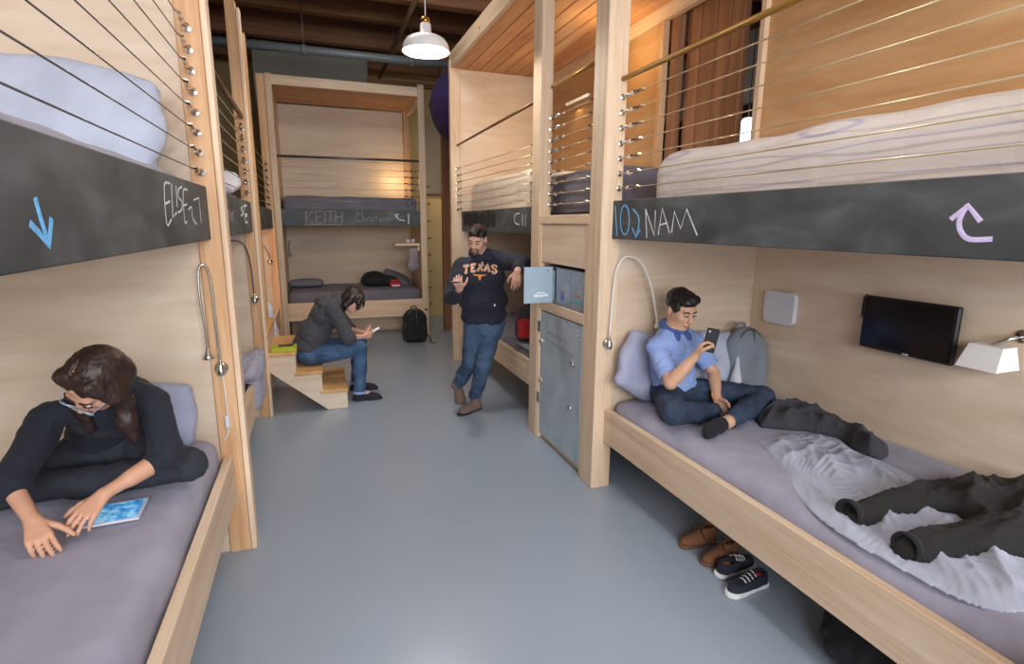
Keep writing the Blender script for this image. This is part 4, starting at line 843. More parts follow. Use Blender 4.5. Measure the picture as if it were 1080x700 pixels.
shoe('desert_boot', 'brown suede boot under the right bed, the one farther from the camera', (1.85, 2.25, 0), (2.09, 2.24, 0), 'brown suede boots', 'desert', 1)
shoe('desert_boot', 'brown suede boot under the right bed, the nearer one with trailing lace', (1.86, 2.085, 0), (2.10, 2.075, 0), 'brown suede boots', 'desert', -1)
shoe('canvas_sneaker', 'navy canvas sneaker with orange lining and white sole, behind its pair', (2.13, 1.99, 0), (1.86, 1.965, 0), 'navy canvas sneakers', 'sneaker', -1)
shoe('canvas_sneaker', 'navy canvas sneaker with red lining and white sole, nearest the camera', (1.81, 1.825, 0), (2.08, 1.85, 0), 'navy canvas sneakers', 'sneaker', 1)

# ------------------------------------------------------------------ wall things on the right bed
tv = thing('wall_television', 'black flat television on the wall of the right lower bunk', 'television', (2.95, 1.91, 1.12))
box('casing', 2.915, 2.945, 1.665, 2.155, 1.125, 1.42, MAT['black_plastic'], tv, .008); box('screen', 2.910, 2.916, 1.68, 2.14, 1.145, 1.405, MAT['screen_black'], tv, .001); box('wall_mount', 2.945, 2.98, 1.8, 2.02, 1.2, 1.35, MAT['black_plastic'], tv)
br = box('swing_bracket', 2.935, 2.965, 2.155, 2.185, 1.28, 1.42, MAT['black_plastic'], tv, .01)
for z in (1.29, 1.41): mesh_at('bracket_screw', lathe_data([(.008, 0), (.001, .003)], 8, (2.935, 2.17, z), look_axis((-1, 0, 0))), MAT['chrome'], br)
for k in range(3): box('maker_mark', 2.9125, 2.9155, 1.895 - k * .011, 1.903 - k * .011, 1.1305, 1.1375, MAT['sticker_white'], tv, 0)
wpn = thing('wall_box', 'white rounded square box on the wall beside the grey backpack', 'wall box', (2.96, 2.77, 1.15))
b = Blob((2.92, 2.6, 1.1), (3.0, 2.95, 1.4), .006); b.rbox((2.96, 2.775, 1.252), (.02, .125, .108), .019, None, 0)
V, F = [], []
prof = []
for cx, cy, a0 in ((1, 1, 0), (-1, 1, 90), (-1, -1, 180), (1, -1, 270)):
    for k in range(6):
        a = math.radians(a0 + 18 * k); prof.append((cx * .09 + .035 * math.cos(a), cy * .075 + .035 * math.sin(a)))
n = len(prof); V = [(2.942, 2.775 + p, 1.252 + q) for p, q in prof] + [(2.978, 2.775 + p, 1.252 + q) for p, q in prof]
F = [tuple(range(n))[::-1], tuple(range(n, 2 * n))] + [(i, i + n, (i + 1) % n + n, (i + 1) % n)[::-1] for i in range(n)]
mesh_at('casing', (V, F), MAT['white_plastic'], wpn, smooth=False)
for z in (1.21, 1.29): box('button', 2.955, 2.968, 2.899, 2.905, z - .012, z + .012, MAT['black_plastic'], wpn, .001)
wl_ = thing('wall_lamp', 'white rectangular lamp shade on the wall at the right edge', 'lamp', (2.9, 1.5, 1.16))
V = [(2.80, 1.42, 1.165), (2.80, 1.585, 1.165), (2.97, 1.585, 1.165), (2.97, 1.42, 1.165), (2.85, 1.435, 1.27), (2.85, 1.57, 1.27), (2.95, 1.57, 1.27), (2.95, 1.435, 1.27)]
mesh_at('shade', (V, [(0, 1, 5, 4), (1, 2, 6, 5), (2, 3, 7, 6), (3, 0, 4, 7), (4, 5, 6, 7)]), MAT['white_enamel'], wl_, smooth=False); tube('arm', [(2.9, 1.5, 1.27), (2.92, 1.45, 1.31), (2.98, 1.43, 1.32)], .01, MAT['chrome'], wl_, 8); mesh_at('mount', lathe_data([(.03, 0), (.03, .012)], 14, (2.98, 1.43, 1.32), look_axis((-1, 0, 0))), MAT['chrome'], wl_)

# ------------------------------------------------------------------ gooseneck reading lamps
def reading_lamp(label, base, n, path, head=True, cord=None, cordm='cable_white', tubem='cable_white', r=.006, tip='chrome'):
    base = Vector(base); o = thing('reading_lamp', label, 'lamp', base, 'gooseneck reading lamps'); A = look_axis(n)
    mesh_at('mount', lathe_data([(.034, 0), (.034, .012), (.026, .02), (.014, .024), (.014, .045), (.001, .047)], 18, base, A), MAT['chrome'], o)
    mesh_at('dimmer_knob', lathe_data([(.02, -.03), (.022, -.015), (.02, .0), (.012, .02), (.008, .05)], 14, base + Vector(n) * .03), MAT['chrome'], o)
    pts = [base + Vector(n) * .03 + Vector((0, 0, .045))] + [Vector(p) for p in path]; cp = catmull(pts, 6); tube('gooseneck', cp, r, MAT[tubem], o, 8)
    d = (cp[-1] - cp[-2]).normalized()
    if head: mesh_at('lamp_head', lathe_data([(.007, -.01), (.010, .012), (.022, .034), (.027, .048), (.022, .050), (.001, .046)], 16, cp[-1], look_axis(d)), MAT[tip], o)
    if cord: tube('cord', catmull([base + Vector(n) * .01 + Vector((0, 0, -.03))] + [Vector(p) for p in cord], 5), .0035, MAT[cordm], o, 6)
    return o
reading_lamp('white gooseneck lamp arching from the right post to the seated man', (1.775, 3.035, 1.03), (0, -1, 0), [(1.79, 3.01, 1.35), (1.80, 3.0, 1.50), (1.83, 2.98, 1.585), (1.88, 2.96, 1.60), (1.955, 2.95, 1.56), (2.04, 2.95, 1.40), (2.10, 2.955, 1.18)], cord=[(1.79, 3.03, .93), (1.83, 3.04, .82), (1.85, 3.04, .72)], tip='cable_white')
lo_ = reading_lamp('chrome gooseneck lamp bent double on the near left post', (-.49, 3.036, 1.057), (0, -1, 0), [(-.491, 3.0, 1.3), (-.495, 3.0, 1.52), (-.515, 2.99, 1.59), (-.54, 2.985, 1.56), (-.545, 2.98, 1.42), (-.537, 2.98, 1.28), (-.536, 2.98, 1.17)], cord=[(-.485, 3.03, .9), (-.487, 3.03, .72), (-.515, 3.035, .66)], tubem='chrome', r=.0065)
box('plug', -.497, -.477, 3.015, 3.036, .735, .80, MAT['white_plastic'], lo_, .003)
reading_lamp('gooseneck lamp on the middle left post', (-.53, 5.26, 1.12), (0, -1, 0), [(-.535, 5.22, 1.4), (-.555, 5.2, 1.56), (-.60, 5.18, 1.63), (-.67, 5.16, 1.64)], head=False, tubem='rail_grey')
reading_lamp('small chrome lamp knob with a short arm in the warm lit far left bunk', (-.60, 8.3, 1.25), (0, -1, 0), [(-.61, 8.26, 1.36), (-.66, 8.25, 1.46), (-.74, 8.25, 1.48)], head=False, tubem='rail_grey')
reading_lamp('small chrome lamp knob beside the left post of the far end bunk', (-.40, 9.79, 1.25), (0, -1, 0), [(-.40, 9.75, 1.4), (-.38, 9.7, 1.5)], head=False, tubem='rail_grey')

# shelf, cups and towel in the far end bunk
sf = thing('wall_shelf', 'small wooden shelf fixed inside the far end bunk', 'shelf', (1.42, 8.85, 1.44)); wbox('board', 1.20, 1.60, 8.72, 9.0, 1.44, 1.475, sf); wbox('bracket', 1.56, 1.60, 8.75, 8.98, 1.36, 1.44, sf)
for x, r in ((1.42, .035), (1.5, .03)):
    c = thing('cup', 'small white cup on the little shelf, ' + ('left one' if x < 1.45 else 'right one beside the post'), 'cup', (x, 8.8, 1.475), 'cups on the little shelf')
    mesh_at('body', lathe_data([(.001, .004), (r * .8, .002), (r, .07), (r * .9, .068), (r * .7, .01)], 14, (x, 8.8, 1.475), closed=True), MAT['ceramic'], c); tube('cup_handle', catmull([(x - r, 8.8, 1.53), (x - r - .02, 8.8, 1.52), (x - r - .015, 8.8, 1.495), (x - r * .9, 8.8, 1.49)], 4), .004, MAT['ceramic'], c, 6)
b = Blob((1.38, 8.7, 1.0), (1.62, 8.95, 1.45), .011); b.rbox((1.5, 8.82, 1.24), (.075, .05, .17), .03, None, 0).ell((1.48, 8.8, 1.12), (.09, .06, .1), None, .03).wrinkle(.012, 34, 2, True, (1.2, 1.2, .25))
V, Q = b.data(1); tw = link('hanging_towel', raw_mesh('hanging_towel', V - np.array((1.5, 8.82, 1.02)), Q), MAT['towel_grey'], None, (1.5, 8.82, 1.02), True); tag(tw, 'grey towel hanging under the little shelf', 'towel')
# white sheet hanging over the edge behind the stairs
b = Blob((-.75, 6.2, .25), (-.38, 6.9, 1.05), .012); b.rbox((-.53, 6.55, .63), (.035, .16, .27), .03, rotz(.15), 0).ell((-.5, 6.5, .5), (.055, .17, .2), None, .05).wrinkle(.016, 24, 2, True, (1, 1.3, .3))
V, Q = b.data(1); tw = link('hanging_sheet', raw_mesh('hanging_sheet', V - np.array((-.53, 6.55, .3)), Q), MAT['sheet_white'], None, (-.53, 6.55, .3), True); tag(tw, 'white sheet hanging over the bed edge behind the stairs', 'sheet')
# blanket hanging out of the middle left bunk
b = Blob((-.8, 4.1, .3), (-.42, 5.2, .85), .012); b.rbox((-.5, 4.68, .55), (.03, .33, .18), .028, None, 0).ell((-.58, 4.6, .66), (.13, .36, .07), None, .06).wrinkle(.016, 20, 7, True, (1, 1.2, .4))
V, Q = b.data(1); tw = link('hanging_blanket', raw_mesh('hanging_blanket', V - np.array((-.5, 4.68, .4)), Q), MAT['sheet_lavender'], None, (-.5, 4.68, .4), True); tag(tw, 'lavender blanket spilling over the rail of the middle left bunk', 'blanket')
# sheet corner hanging out under the red backpack
cloth('bed_cloth', 'lavender sheet corner crumpled under the red and grey backpack', 'sheet', [(1.84, 4.32), (2.2, 4.3), (2.3, 4.7), (2.1, 5.0), (1.86, 4.98), (1.83, 4.7)], .629, .012, 'sheet_lavender', .4, .045, .006, 5, .05)
# green book and dark phone on the stairs
gb = thing('green_book', 'lime green book lying on the top visible stair', 'book', (-.33, 5.42, .60)); box('cover', -.44, -.22, 5.34, 5.52, .602, .608, MAT['book_green'], gb, .001); box('pages', -.435, -.225, 5.345, 5.515, .608, .628, MAT['sheet_white'], gb, .001); box('cover', -.44, -.22, 5.34, 5.52, .628, .634, MAT['book_green'], gb, .001); box('spine', -.44, -.22, 5.336, 5.341, .602, .634, MAT['book_green'], gb, .001)
ph = thing('black_phone', 'black phone lying on the lime green book', 'phone', (-.31, 5.45, .634)); box('body', -.38, -.25, 5.42, 5.49, .635, .643, MAT['black_plastic'], ph, .003); box('screen', -.375, -.255, 5.425, 5.485, .643, .6445, MAT['screen_black'], ph, 0)
# ------------------------------------------------------------------ people
A_ = lambda *p: np.array(p, float)
def unit(v): v = np.array(v, float); return v / np.linalg.norm(v)
class Head:
    def __init__(s, c, f, up=(0, 0, 1), k=1.0):
        s.c = np.array(c, float); s.M = frame(f, up); s.k = k
    def P(s, x, y, z): return s.c + s.k * (A_(x, y, z) @ s.M)
    def skin(s, b, fem=False, jaw=1.0):
        k = s.k; E = lambda c, r, kk=.02: b.ell(s.P(*c), [v * k for v in r], s.M, kk)
        E((0, -.012, .036), (.073, .093, .082), 0); E((0, .026, -.036), (.058 * jaw, .064, .082), .03); E((0, .058, -.092), (.026 * jaw, .022, .02), .03)
        for q in (-1, 1):
            E((q * .038, .056, -.022), (.022, .022, .02), .02); E((q * .077, -.010, -.006), (.009, .019, .031), .006)
        b.cap(s.P(-.034, .076, .024), s.P(.034, .076, .024), .013 * k, .013 * k, .014)
        for q in (-1, 1): b.cut_ell(s.P(q * .031, .100, .004), (.017 * k, .014 * k, .010 * k), s.M, .012)
        b.cap(s.P(0, .088, .016), s.P(0, .108, -.026), .007 * k, .0125 * k, .010)
        for q in (-1, 1): E((q * .011, .099, -.030), (.008, .009, .007), .006)
        E((0, .090, -.057), (.022, .009, .0065), .005); E((0, .088, -.067), (.019, .010, .007), .005)
    def features(s, root, body, brow='hair_black', glasses=None):
        k = s.k
        for q in (-1, 1):
            e = mesh_at('eye', lathe_data([(.001, .0085), (.006, .006), (.0085, 0), (.006, -.006), (.001, -.0085)], 10, s.P(q * .031, .0845, .003), look_axis(s.M[1])), MAT['eye_white'], body)
            mesh_at('iris', lathe_data([(.001, .0022), (.0045, .001), (.0048, -.002)], 10, s.P(q * .031, .0920, .001), look_axis(s.M[1])), MAT['eye_dark'], body)
            tube('eyelash', catmull([tuple(s.P(q * .016, .0900, .004)), tuple(s.P(q * .031, .0955, .0085)), tuple(s.P(q * .047, .086, .004))], 3), .0026, MAT['eye_dark'], body, 5)
            tube('eyebrow', catmull([tuple(s.P(q * .012, .0895, .022)), tuple(s.P(q * .030, .0905, .030)), tuple(s.P(q * .052, .077, .024))], 3), [.004] * 6 + [.0025], MAT[brow], body, 6)
        tube('lips', catmull([tuple(s.P(-.021, .089, -.062)), tuple(s.P(0, .0995, -.0605)), tuple(s.P(.021, .089, -.062))], 4), .0046, MAT['lips'], body, 6)
        if glasses:
            g = link('eyeglasses', None, None, root, tuple(s.P(0, .1, 0)))
            for q in (-1, 1):
                pts = [tuple(s.P(q * .034 + .027 * math.cos(t), .112 - .006 * abs(math.cos(t)), .0 + .020 * math.sin(t))) for t in np.linspace(0, 2 * math.pi, 15)]
                tube('frame_rim', pts, .0030, MAT[glasses], g, 5); tube('temple', [tuple(s.P(q * .061, .106, .006)), tuple(s.P(q * .080, .04, .008)), tuple(s.P(q * .081, -.02, .0))], .002, MAT[glasses], g, 5)
            tube('bridge', [tuple(s.P(-.008, .113, .006)), tuple(s.P(.008, .113, .006))], .0022, MAT[glasses], g, 5)
def hand(b, wrist, d, n, thumb, curl=(.3, .35, .4, .45), s=1.0, tcurl=.25, spread=.06):
    """d: wrist to knuckles; n: the way the palm faces; thumb: rough thumb side"""
    d = unit(d); n = np.array(n, float); n = unit(n - d * (n @ d)); l = unit(np.cross(d, n)); l = l if l @ np.array(thumb, float) > 0 else -l; w = np.array(wrist, float)
    kn = [w + s * (d * (.086 - .004 * abs(i - 1) ** 1.3) + l * (.030 - .0205 * i)) for i in range(4)]
    for i in range(4): b.cap(w + l * s * (.012 - .008 * i), kn[i], .0150 * s, .0112 * s, .010)
    for i, Lf in enumerate((.072, .080, .074, .058)):
        p = kn[i]; a = 0.; rr = [.0096, .0088, .0080, .0066]
        for j, fr in enumerate((.46, .30, .24)):
            a += curl[i] * (1, 1.15, .8)[j]; di = unit(d * math.cos(a) + n * math.sin(a) + l * (1.2 - i) * spread * math.cos(a)); q = p + di * Lf * fr * s
            b.cap(p, q, rr[j] * s, rr[j + 1] * s, .0035); p = q
    p = w + s * (d * .022 + l * .022 + n * .006); a = 0
    for j, (L, r0, r1) in enumerate(((.046, .0145, .0115), (.034, .0112, .0100), (.028, .0100, .0076))):
        di = unit(d * (.72 + .1 * j) + l * (.68 - tcurl * j) + n * (.25 + tcurl * j)); q = p + di * L * s; b.cap(p, q, r0 * s, r1 * s, .006); p = q
    return kn
def torso(b, pel, mid, che, sl, sr, wid, dep, k=.05):
    """pelvis, waist and chest masses between the given joints; wid/dep = (pelvis, waist, chest)"""
    ax = unit(np.array(sl) - np.array(sr))
    for p0, c, w, d, h in ((mid, pel, wid[0], dep[0], .12), (pel, mid, wid[1], dep[1], .15), (mid, che, wid[2], dep[2], .17)):
        u = unit(np.array(c) - np.array(p0)) if p0 is not pel else unit(np.array(mid) - np.array(pel)); u = -u if c is pel else u
        x = unit(ax - u * (ax @ u)); y = np.cross(u, x); b.ell(c, (w, d, h), np.array([x, y, u]), k)
def new(lo, hi, h): return Blob(lo, hi, h)
def phone(label, c, up, nrm, back='black_plastic', size=(.066, .132, .009)):
    u = unit(up); n = np.array(nrm, float); n = unit(n - u * (n @ u)); x = np.cross(u, n); R_ = Matrix((x, u, n)).transposed()
    o = thing('mobile_phone', label, 'phone', c); w, h, t = size
    m = box_mesh(w, h, t, .004); p = link('case', m, MAT[back], o, c); p.rotation_euler = R_.to_euler()
    p = link('screen', box_mesh(w * .9, h * .86, .001, 0), MAT['phone_screen'], o, Vector(c) + Vector(n) * (t / 2 + .0006)); p.rotation_euler = R_.to_euler()
    p = link('camera_lens', raw_mesh('camera_lens', *lathe_data([(.007, 0), (.007, .002), (.001, .0025)], 10)), MAT['chrome'], o, Vector(c) - Vector(n) * (t / 2) + Vector(u) * h * .36 + Vector(x) * w * .28); p.rotation_euler = look_axis(-n).to_euler()
    return o
def wearable_shoe(root, ankle, fdir, m, sole='rubber_black', L=.27, up=None, heelz=None, name='shoe', high=.10, w=.048, socks=None):
    """a shoe on a foot: ankle joint, toe direction (3d)"""
    a = np.array(ankle, float); f = unit(fdir); M = frame(f, up if up is not None else (0, 0, 1)); r, f, u = M; T = lambda x, y, z: a + r * x + f * y + u * z
    lo, hi = a - .3, a + .3; zs = -.085
    b = new(lo, hi, .0065)
    for y, rr in ((-.05, w * .74), (0, w * .76), (.06, w * .85), (.12, w * .98), (.165, w * .84), (.19, w * .6)): b.cap(T(0, y, zs + .004), T(0, y, zs + .022), rr, rr, .02)
    b.cut(T(0, 0, zs + .020), u).cut(T(0, 0, zs), -u); sh_ = b.obj('sole', sole, root)
    b = new(lo, hi, .0065); b.cap(T(0, -.045, zs + .03), T(0, -.02, -.01), w * .72, w * .72, .03).ell(T(0, .06, zs + .034), (w * .86, .125, .045), M, .03).ell(T(0, .12, zs + .026), (w * .94, .088, .033), M, .02)
    if high > .06: b.cap(T(0, -.015, -.02), T(0, -.008, high - .06), w * .80, w * .86, .03)
    b.cut(T(0, 0, zs + .016), -u); b.obj(name, m, root)

# ================================================================= man in the blue shirt on the right bed
pd = thing('person', 'person in a blue shirt sitting cross-legged on the right bed holding up a phone', 'person', (2.16, 2.7, .645))
lo, hi = (1.70, 2.12, .60), (2.80, 3.02, 1.50)
J = dict(pel=A_(2.15, 2.78, .75), mid=A_(2.12, 2.78, .90), che=A_(2.10, 2.765, 1.02), sr=A_(1.945, 2.72, 1.065), sl=A_(2.275, 2.80, 1.065), nk=A_(2.092, 2.765, 1.135), er=A_(1.905, 2.51, .895), wr=A_(1.998, 2.43, 1.065), el=A_(2.36, 2.68, .87), wl=A_(2.285, 2.55, .755), hr=A_(2.06, 2.73, .74), hl=A_(2.25, 2.76, .74), kr=A_(1.865, 2.43, .745), kl=A_(2.61, 2.50, .735), ar=A_(2.24, 2.50, .69), al=A_(2.17, 2.315, .695))
hd = Head((2.105, 2.725, 1.288), (.10, -.90, -.36), k=1.03)
b = new(lo, hi, .0058); hd.skin(b); b.cap(J['nk'] - A_(0, 0, .03), hd.P(0, -.022, -.05), .054, .050, .02)
torso(b, J['pel'], J['mid'], J['che'], J['sl'], J['sr'], (.13, .12, .135), (.09, .085, .09))
b.chain([J['sr'], J['er'], J['wr']], [.040, .037, .026], .012).chain([J['sl'], J['el'], J['wl']], [.040, .037, .026], .012)
b.cap(J['er'] * .75 + J['wr'] * .25, J['er'] * .4 + J['wr'] * .6, .036, .030, .02).cap(J['el'] * .75 + J['wl'] * .25, J['el'] * .4 + J['wl'] * .6, .036, .030, .02)
for h_, k_, a_ in (('hr', 'kr', 'ar'), ('hl', 'kl', 'al')): b.chain([J[h_], J[k_], J[a_]], [.06, .045, .036], .02)
b.cap(J['al'], J['al'] + A_(-.10, -.02, -.012), .036, .032, .015)
hand(b, J['wr'], (.35, -.10, .75), (.55, -.45, -.1), (-.5, -.6, .3), (.75, .8, .85, .9), 1.0, .3, .02)
hand(b, J['wl'], (-.02, -.60, -.65), (-.9, -.3, .2), (-.3, -.5, .6), (.55, .6, .65, .7), 1.0, .2, .02)
body = b.obj('body', 'skin_tan', pd); hd.features(pd, body)
# shirt
b = new(lo, hi, .0075); torso(b, J['pel'] + A_(0, 0, .03), J['mid'], J['che'], J['sl'], J['sr'], (.165, .155, .17), (.125, .115, .12))
for s_, e_ in (('sr', 'er'), ('sl', 'el')): b.cap(J[s_], J[s_] * .22 + J[e_] * .78, .062, .060, .03); b.ell(J[s_] + A_(0, 0, -.005), (.062, .062, .055), None, .03)
b.cap(J['sr'] + A_(.05, .01, .03), J['nk'], .04, .05, .04).cap(J['sl'] + A_(-.05, 0, .03), J['nk'], .04, .05, .04)
b.wrinkle(.006, 22, 3, False, (1, 1, .6)).wrinkle(.004, 40, 1, True)
for s_, e_ in (('sr', 'er'), ('sl', 'el')): d_ = J[e_] - J[s_]; b.cut(J[s_] + d_ * .80, d_, (J[s_] + d_ * .9, .13))
b.cut_ell(hd.P(0, .01, -.13), (.052, .055, .07), hd.M, .01); b.cut((0, 0, .735), (0, 0, -1)); shirt = b.obj('shirt', 'shirt_blue', pd)
P = []
cpts = [tuple(J['nk'] + A_(.070 * math.sin(t), -.068 * math.cos(t) - .005, .040 - .026 * math.cos(t))) for t in np.linspace(-2.9, 2.9, 17)]
tube('collar', cpts, .022, MAT['collar_blue'], shirt, 8, squash=.9, normal=(0, 0, 1))
for q in (-1, 1): mesh_at('collar_point', tube_data([tuple(J['nk'] + A_(q * .030, -.080, .016)), tuple(J['nk'] + A_(q * .040, -.100, -.006)), tuple(J['nk'] + A_(q * .046, -.116, -.028))], [.024, .022, .010], 6, squash=.35, normal=(.1, -1, .5)), MAT['collar_blue'], shirt)
def surf(o):
    me = o.data; co = np.empty(len(me.vertices) * 3, np.float32); me.vertices.foreach_get('co', co); co = co.reshape(-1, 3) + np.array(WO[o.name], np.float32)
    from mathutils.bvhtree import BVHTree
    return BVHTree.FromPolygons([tuple(map(float, v)) for v in co], [tuple(p.vertices) for p in me.polygons])
bv = surf(shirt)
for i in range(4):
    r_ = bv.ray_cast(Vector((2.125 + i * .006, 2.2, 1.04 - i * .075)), Vector((0, 1, 0)))
    if r_[0]: mesh_at('button', lathe_data([(.006, 0), (.0055, .003), (.001, .004)], 8, r_[0], look_axis(r_[1])), MAT['rubber_white'], shirt)
# jeans
b = new(lo, hi, .0075); b.ell(J['pel'] - A_(0, 0, .0), (.175, .135, .10), None, .04)
for h_, k_, a_, sx in (('hr', 'kr', 'ar', 0), ('hl', 'kl', 'al', 0)): b.chain([J[h_], J[k_]], [.092, .066], .03); b.chain([J[k_], J[k_] * .5 + J[a_] * .5, J[a_] * .96 + J[k_] * .04], [.066, .062, .050], .025)
b.wrinkle(.007, 24, 2).wrinkle(.004, 42, 5, True); b.cut((0, 0, .650), (0, 0, -1)); b.cut(J['al'] * .97 + J['kl'] * .03, J['al'] - J['kl'], (J['al'], .11)); b.cut((0, 0, .82), (0, 0, 1)); b.obj('jeans', 'denim_dark', pd)
# black ankle sock on the visible foot
b = new((1.85, 2.1, .6), (2.35, 2.5, .85), .006); f0 = J['al'] + A_(-.045, -.008, -.006); b.chain([f0, f0 + A_(-.05, -.012, -.004), f0 + A_(-.13, -.05, -.008), f0 + A_(-.165, -.075, -.012)], [.041, .043, .037, .026], .02); b.cut(f0 + A_(.012, 0, 0), (1, .1, .1)); b.cut((0, 0, .648), (0, 0, -1)); b.obj('sock', 'sock_black', pd)
wb_ = J['wl'] * .93 + J['el'] * .07; tube('wrist_band', [tuple(wb_ + A_(.031 * math.cos(t), .020 * math.sin(t), .026 * math.sin(t))) for t in np.linspace(0, 6.283, 15)], .006, MAT['lining_orange'], pd, 6)
# hair
b = new(hd.c - .2, hd.c + .2, .005); Eh = lambda c, r, kk=.02: b.ell(hd.P(*c), [v * hd.k for v in r], hd.M, kk)
Eh((0, -.020, .046), (.080, .098, .082), 0); Eh((0, .048, .096), (.058, .050, .030), .02); Eh((.03, .06, .085), (.04, .035, .028), .02)
for q in (-1, 1): Eh((q * .070, .0, .02), (.012, .04, .045), .015)
b.cut_ell(hd.P(0, .110, -.02), (.074, .078, .088), hd.M, .006).cut_ell(hd.P(.082, .01, -.035), (.03, .05, .045), hd.M, .006).cut_ell(hd.P(-.082, .01, -.035), (.03, .05, .045), hd.M, .006); b.cut(hd.P(0, -.05, -.045), -hd.M[2] + hd.M[1] * .3)
b.wrinkle(.0045, 60, 2, False, (1, 1, 1.2)); b.obj('hair', 'hair_black', pd)
phone('black phone held up by the seated person in the blue shirt', (2.062, 2.385, 1.165), (.15, -.1, 1), (.45, .8, .35), size=(.07, .138, .011))

# ================================================================= woman with the tablet on the left bed
pc = thing('person', 'person in a dark navy top and glasses bending over a tablet on the left bed', 'person', (-.9, 2.55, .70))
lo, hi = (-1.45, 1.85, .66), (-.38, 2.98, 1.46)
J = dict(pel=A_(-.90, 2.72, .83), mid=A_(-.87, 2.66, .97), che=A_(-.82, 2.53, 1.06), sl=A_(-.655, 2.46, 1.075), sr=A_(-.985, 2.38, 1.06), nk=A_(-.79, 2.42, 1.15), el=A_(-.605, 2.37, .875), wl=A_(-.775, 2.19, .825), er=A_(-1.05, 2.22, .90), wr=A_(-.955, 2.11, .80), hl=A_(-.80, 2.66, .81), hr=A_(-1.02, 2.66, .81), kl=A_(-.565, 2.47, .785), kr=A_(-1.24, 2.42, .785), al=A_(-.93, 2.44, .755), ar=A_(-.80, 2.47, .77))
hd = Head((-.775, 2.285, 1.225), (-.50, -.42, -.72), (-.10, -.75, .62), k=1.03)
b = new(lo, hi, .0055); hd.skin(b, True, .92); b.cap(J['nk'], hd.P(0, -.022, -.05), .046, .044, .02)
torso(b, J['pel'], J['mid'], J['che'], J['sl'], J['sr'], (.13, .11, .125), (.09, .08, .085))
b.chain([J['sl'], J['el'], J['wl']], [.036, .034, .023], .012).chain([J['sr'], J['er'], J['wr']], [.036, .034, .023], .012)
b.cap(J['el'] * .7 + J['wl'] * .3, J['el'] * .4 + J['wl'] * .6, .034, .028, .02)
for h_, k_, a_ in (('hr', 'kr', 'ar'), ('hl', 'kl', 'al')): b.chain([J[h_], J[k_], J[a_]], [.06, .042, .03], .02)
hand(b, J['wl'], (-.45, -.62, -.42), (-.1, .35, -.9), (-.6, .5, 0), (.22, .2, .25, .35), .97, .12, .07)
hand(b, J['wr'], (.30, -.50, -.35), (.2, .3, -.9), (.7, .4, 0), (.3, .35, .4, .45), .97, .15, .05)
body = b.obj('body', 'skin_warm', pc); hd.features(pc, body, 'hair_brown', 'steel_pale')
b = new(lo, hi, .0075); torso(b, J['pel'] + A_(0, -.01, .04), J['mid'], J['che'], J['sl'], J['sr'], (.165, .15, .165), (.125, .115, .115))
for s_, e_, w_ in (('sl', 'el', 'wl'), ('sr', 'er', 'wr')): b.chain([J[s_], J[e_], J[e_] * .55 + J[w_] * .45], [.062, .056, .046], .03)
b.cap(J['sl'] + A_(-.04, 0, .03), J['nk'] - A_(0, -.02, .03), .04, .048, .04).cap(J['sr'] + A_(.04, 0, .03), J['nk'] - A_(0, -.02, .03), .04, .048, .04)
b.wrinkle(.006, 20, 4).wrinkle(.004, 40, 2, True)
for e_, w_ in (('el', 'wl'), ('er', 'wr')): d_ = J[w_] - J[e_]; b.cut(J[e_] + d_ * .34, d_, (J[e_] + d_ * .45, .10))
b.cut((0, 0, .78), (0, 0, -1)); b.obj('sweater', 'sweater_navy', pc)
tube('neckline', catmull([tuple(J['nk'] + A_(.062 * math.sin(t) + .01, .050 * math.cos(t), -.012 + .03 * math.cos(t))) for t in np.linspace(-3.14, 3.14, 13)], 2), .007, MAT['sweater_navy'], pc, 6)
b = new(lo, hi, .0075); b.ell(J['pel'] - A_(0, 0, .02), (.17, .14, .11), None, .04)
for h_, k_, a_ in (('hr', 'kr', 'ar'), ('hl', 'kl', 'al')): b.chain([J[h_], J[k_]], [.092, .070], .03); b.chain([J[k_], J[a_]], [.068, .052], .025)
b.wrinkle(.006, 22, 6).wrinkle(.004, 40, 1, True); b.cut((0, 0, .704), (0, 0, -1)); b.obj('jeans', 'denim_black', pc)
b = new(hd.c - .32, hd.c + .32, .006); Eh = lambda c, r, kk=.02: b.ell(hd.P(*c), [v * hd.k for v in r], hd.M, kk)
Eh((0, -.022, .044), (.084, .100, .084), 0); Eh((0, -.06, -.02), (.080, .062, .085), .03)
for q in (-1, 1): Eh((q * .080, -.008, -.01), (.022, .038, .05), .02)
for q in (-1, 1):
    b.chain([hd.P(q * .05, .035, .085), hd.P(q * .085, .025, .01), hd.P(q * .088, .022, -.07)], [.030, .030, .028], .02)
# locks hanging straight down from the temples, over the shoulders
hl_ = hd.P(-.085, .03, -.07); b.chain([hl_, hl_ + A_(.0, .0, -.07), hl_ + A_(.015, .02, -.15)], [.034, .034, .018], .02)
hl_ = hd.P(.085, .03, -.06); b.chain([hl_, hl_ + A_(-.01, .02, -.09), hl_ + A_(.0, .04, -.19)], [.036, .036, .018], .02)
b.cut_ell(hd.P(0, .115, -.03), (.068, .080, .098), hd.M, .008); b.wrinkle(.0028, 85, 2, True, (1.5, 1.5, .3)); b.cut_ell(hd.P(.012, .03, .135), (.004, .09, .03), hd.M, .008); b.obj('hair', 'hair_brown', pc)
tb = thing('tablet', 'tablet with a glowing blue screen lying on the left bed', 'tablet', (-.77, 2.265, .703)); rz = .05
p = link('casing', box_mesh(.178, .168, .009, .003), MAT['white_plastic'], tb, (-.77, 2.265, .7105)); p.rotation_euler = (0, 0, rz); p = link('screen', box_mesh(.158, .142, .001, 0), MAT['tablet_screen'], tb, (-.77, 2.265, .7156)); p.rotation_euler = (0, 0, rz)
p = link('home_button', raw_mesh('home_button', *lathe_data([(.006, 0), (.006, .001)], 12)), MAT['steel_pale'], tb, (-.77 - .083, 2.261, .715))

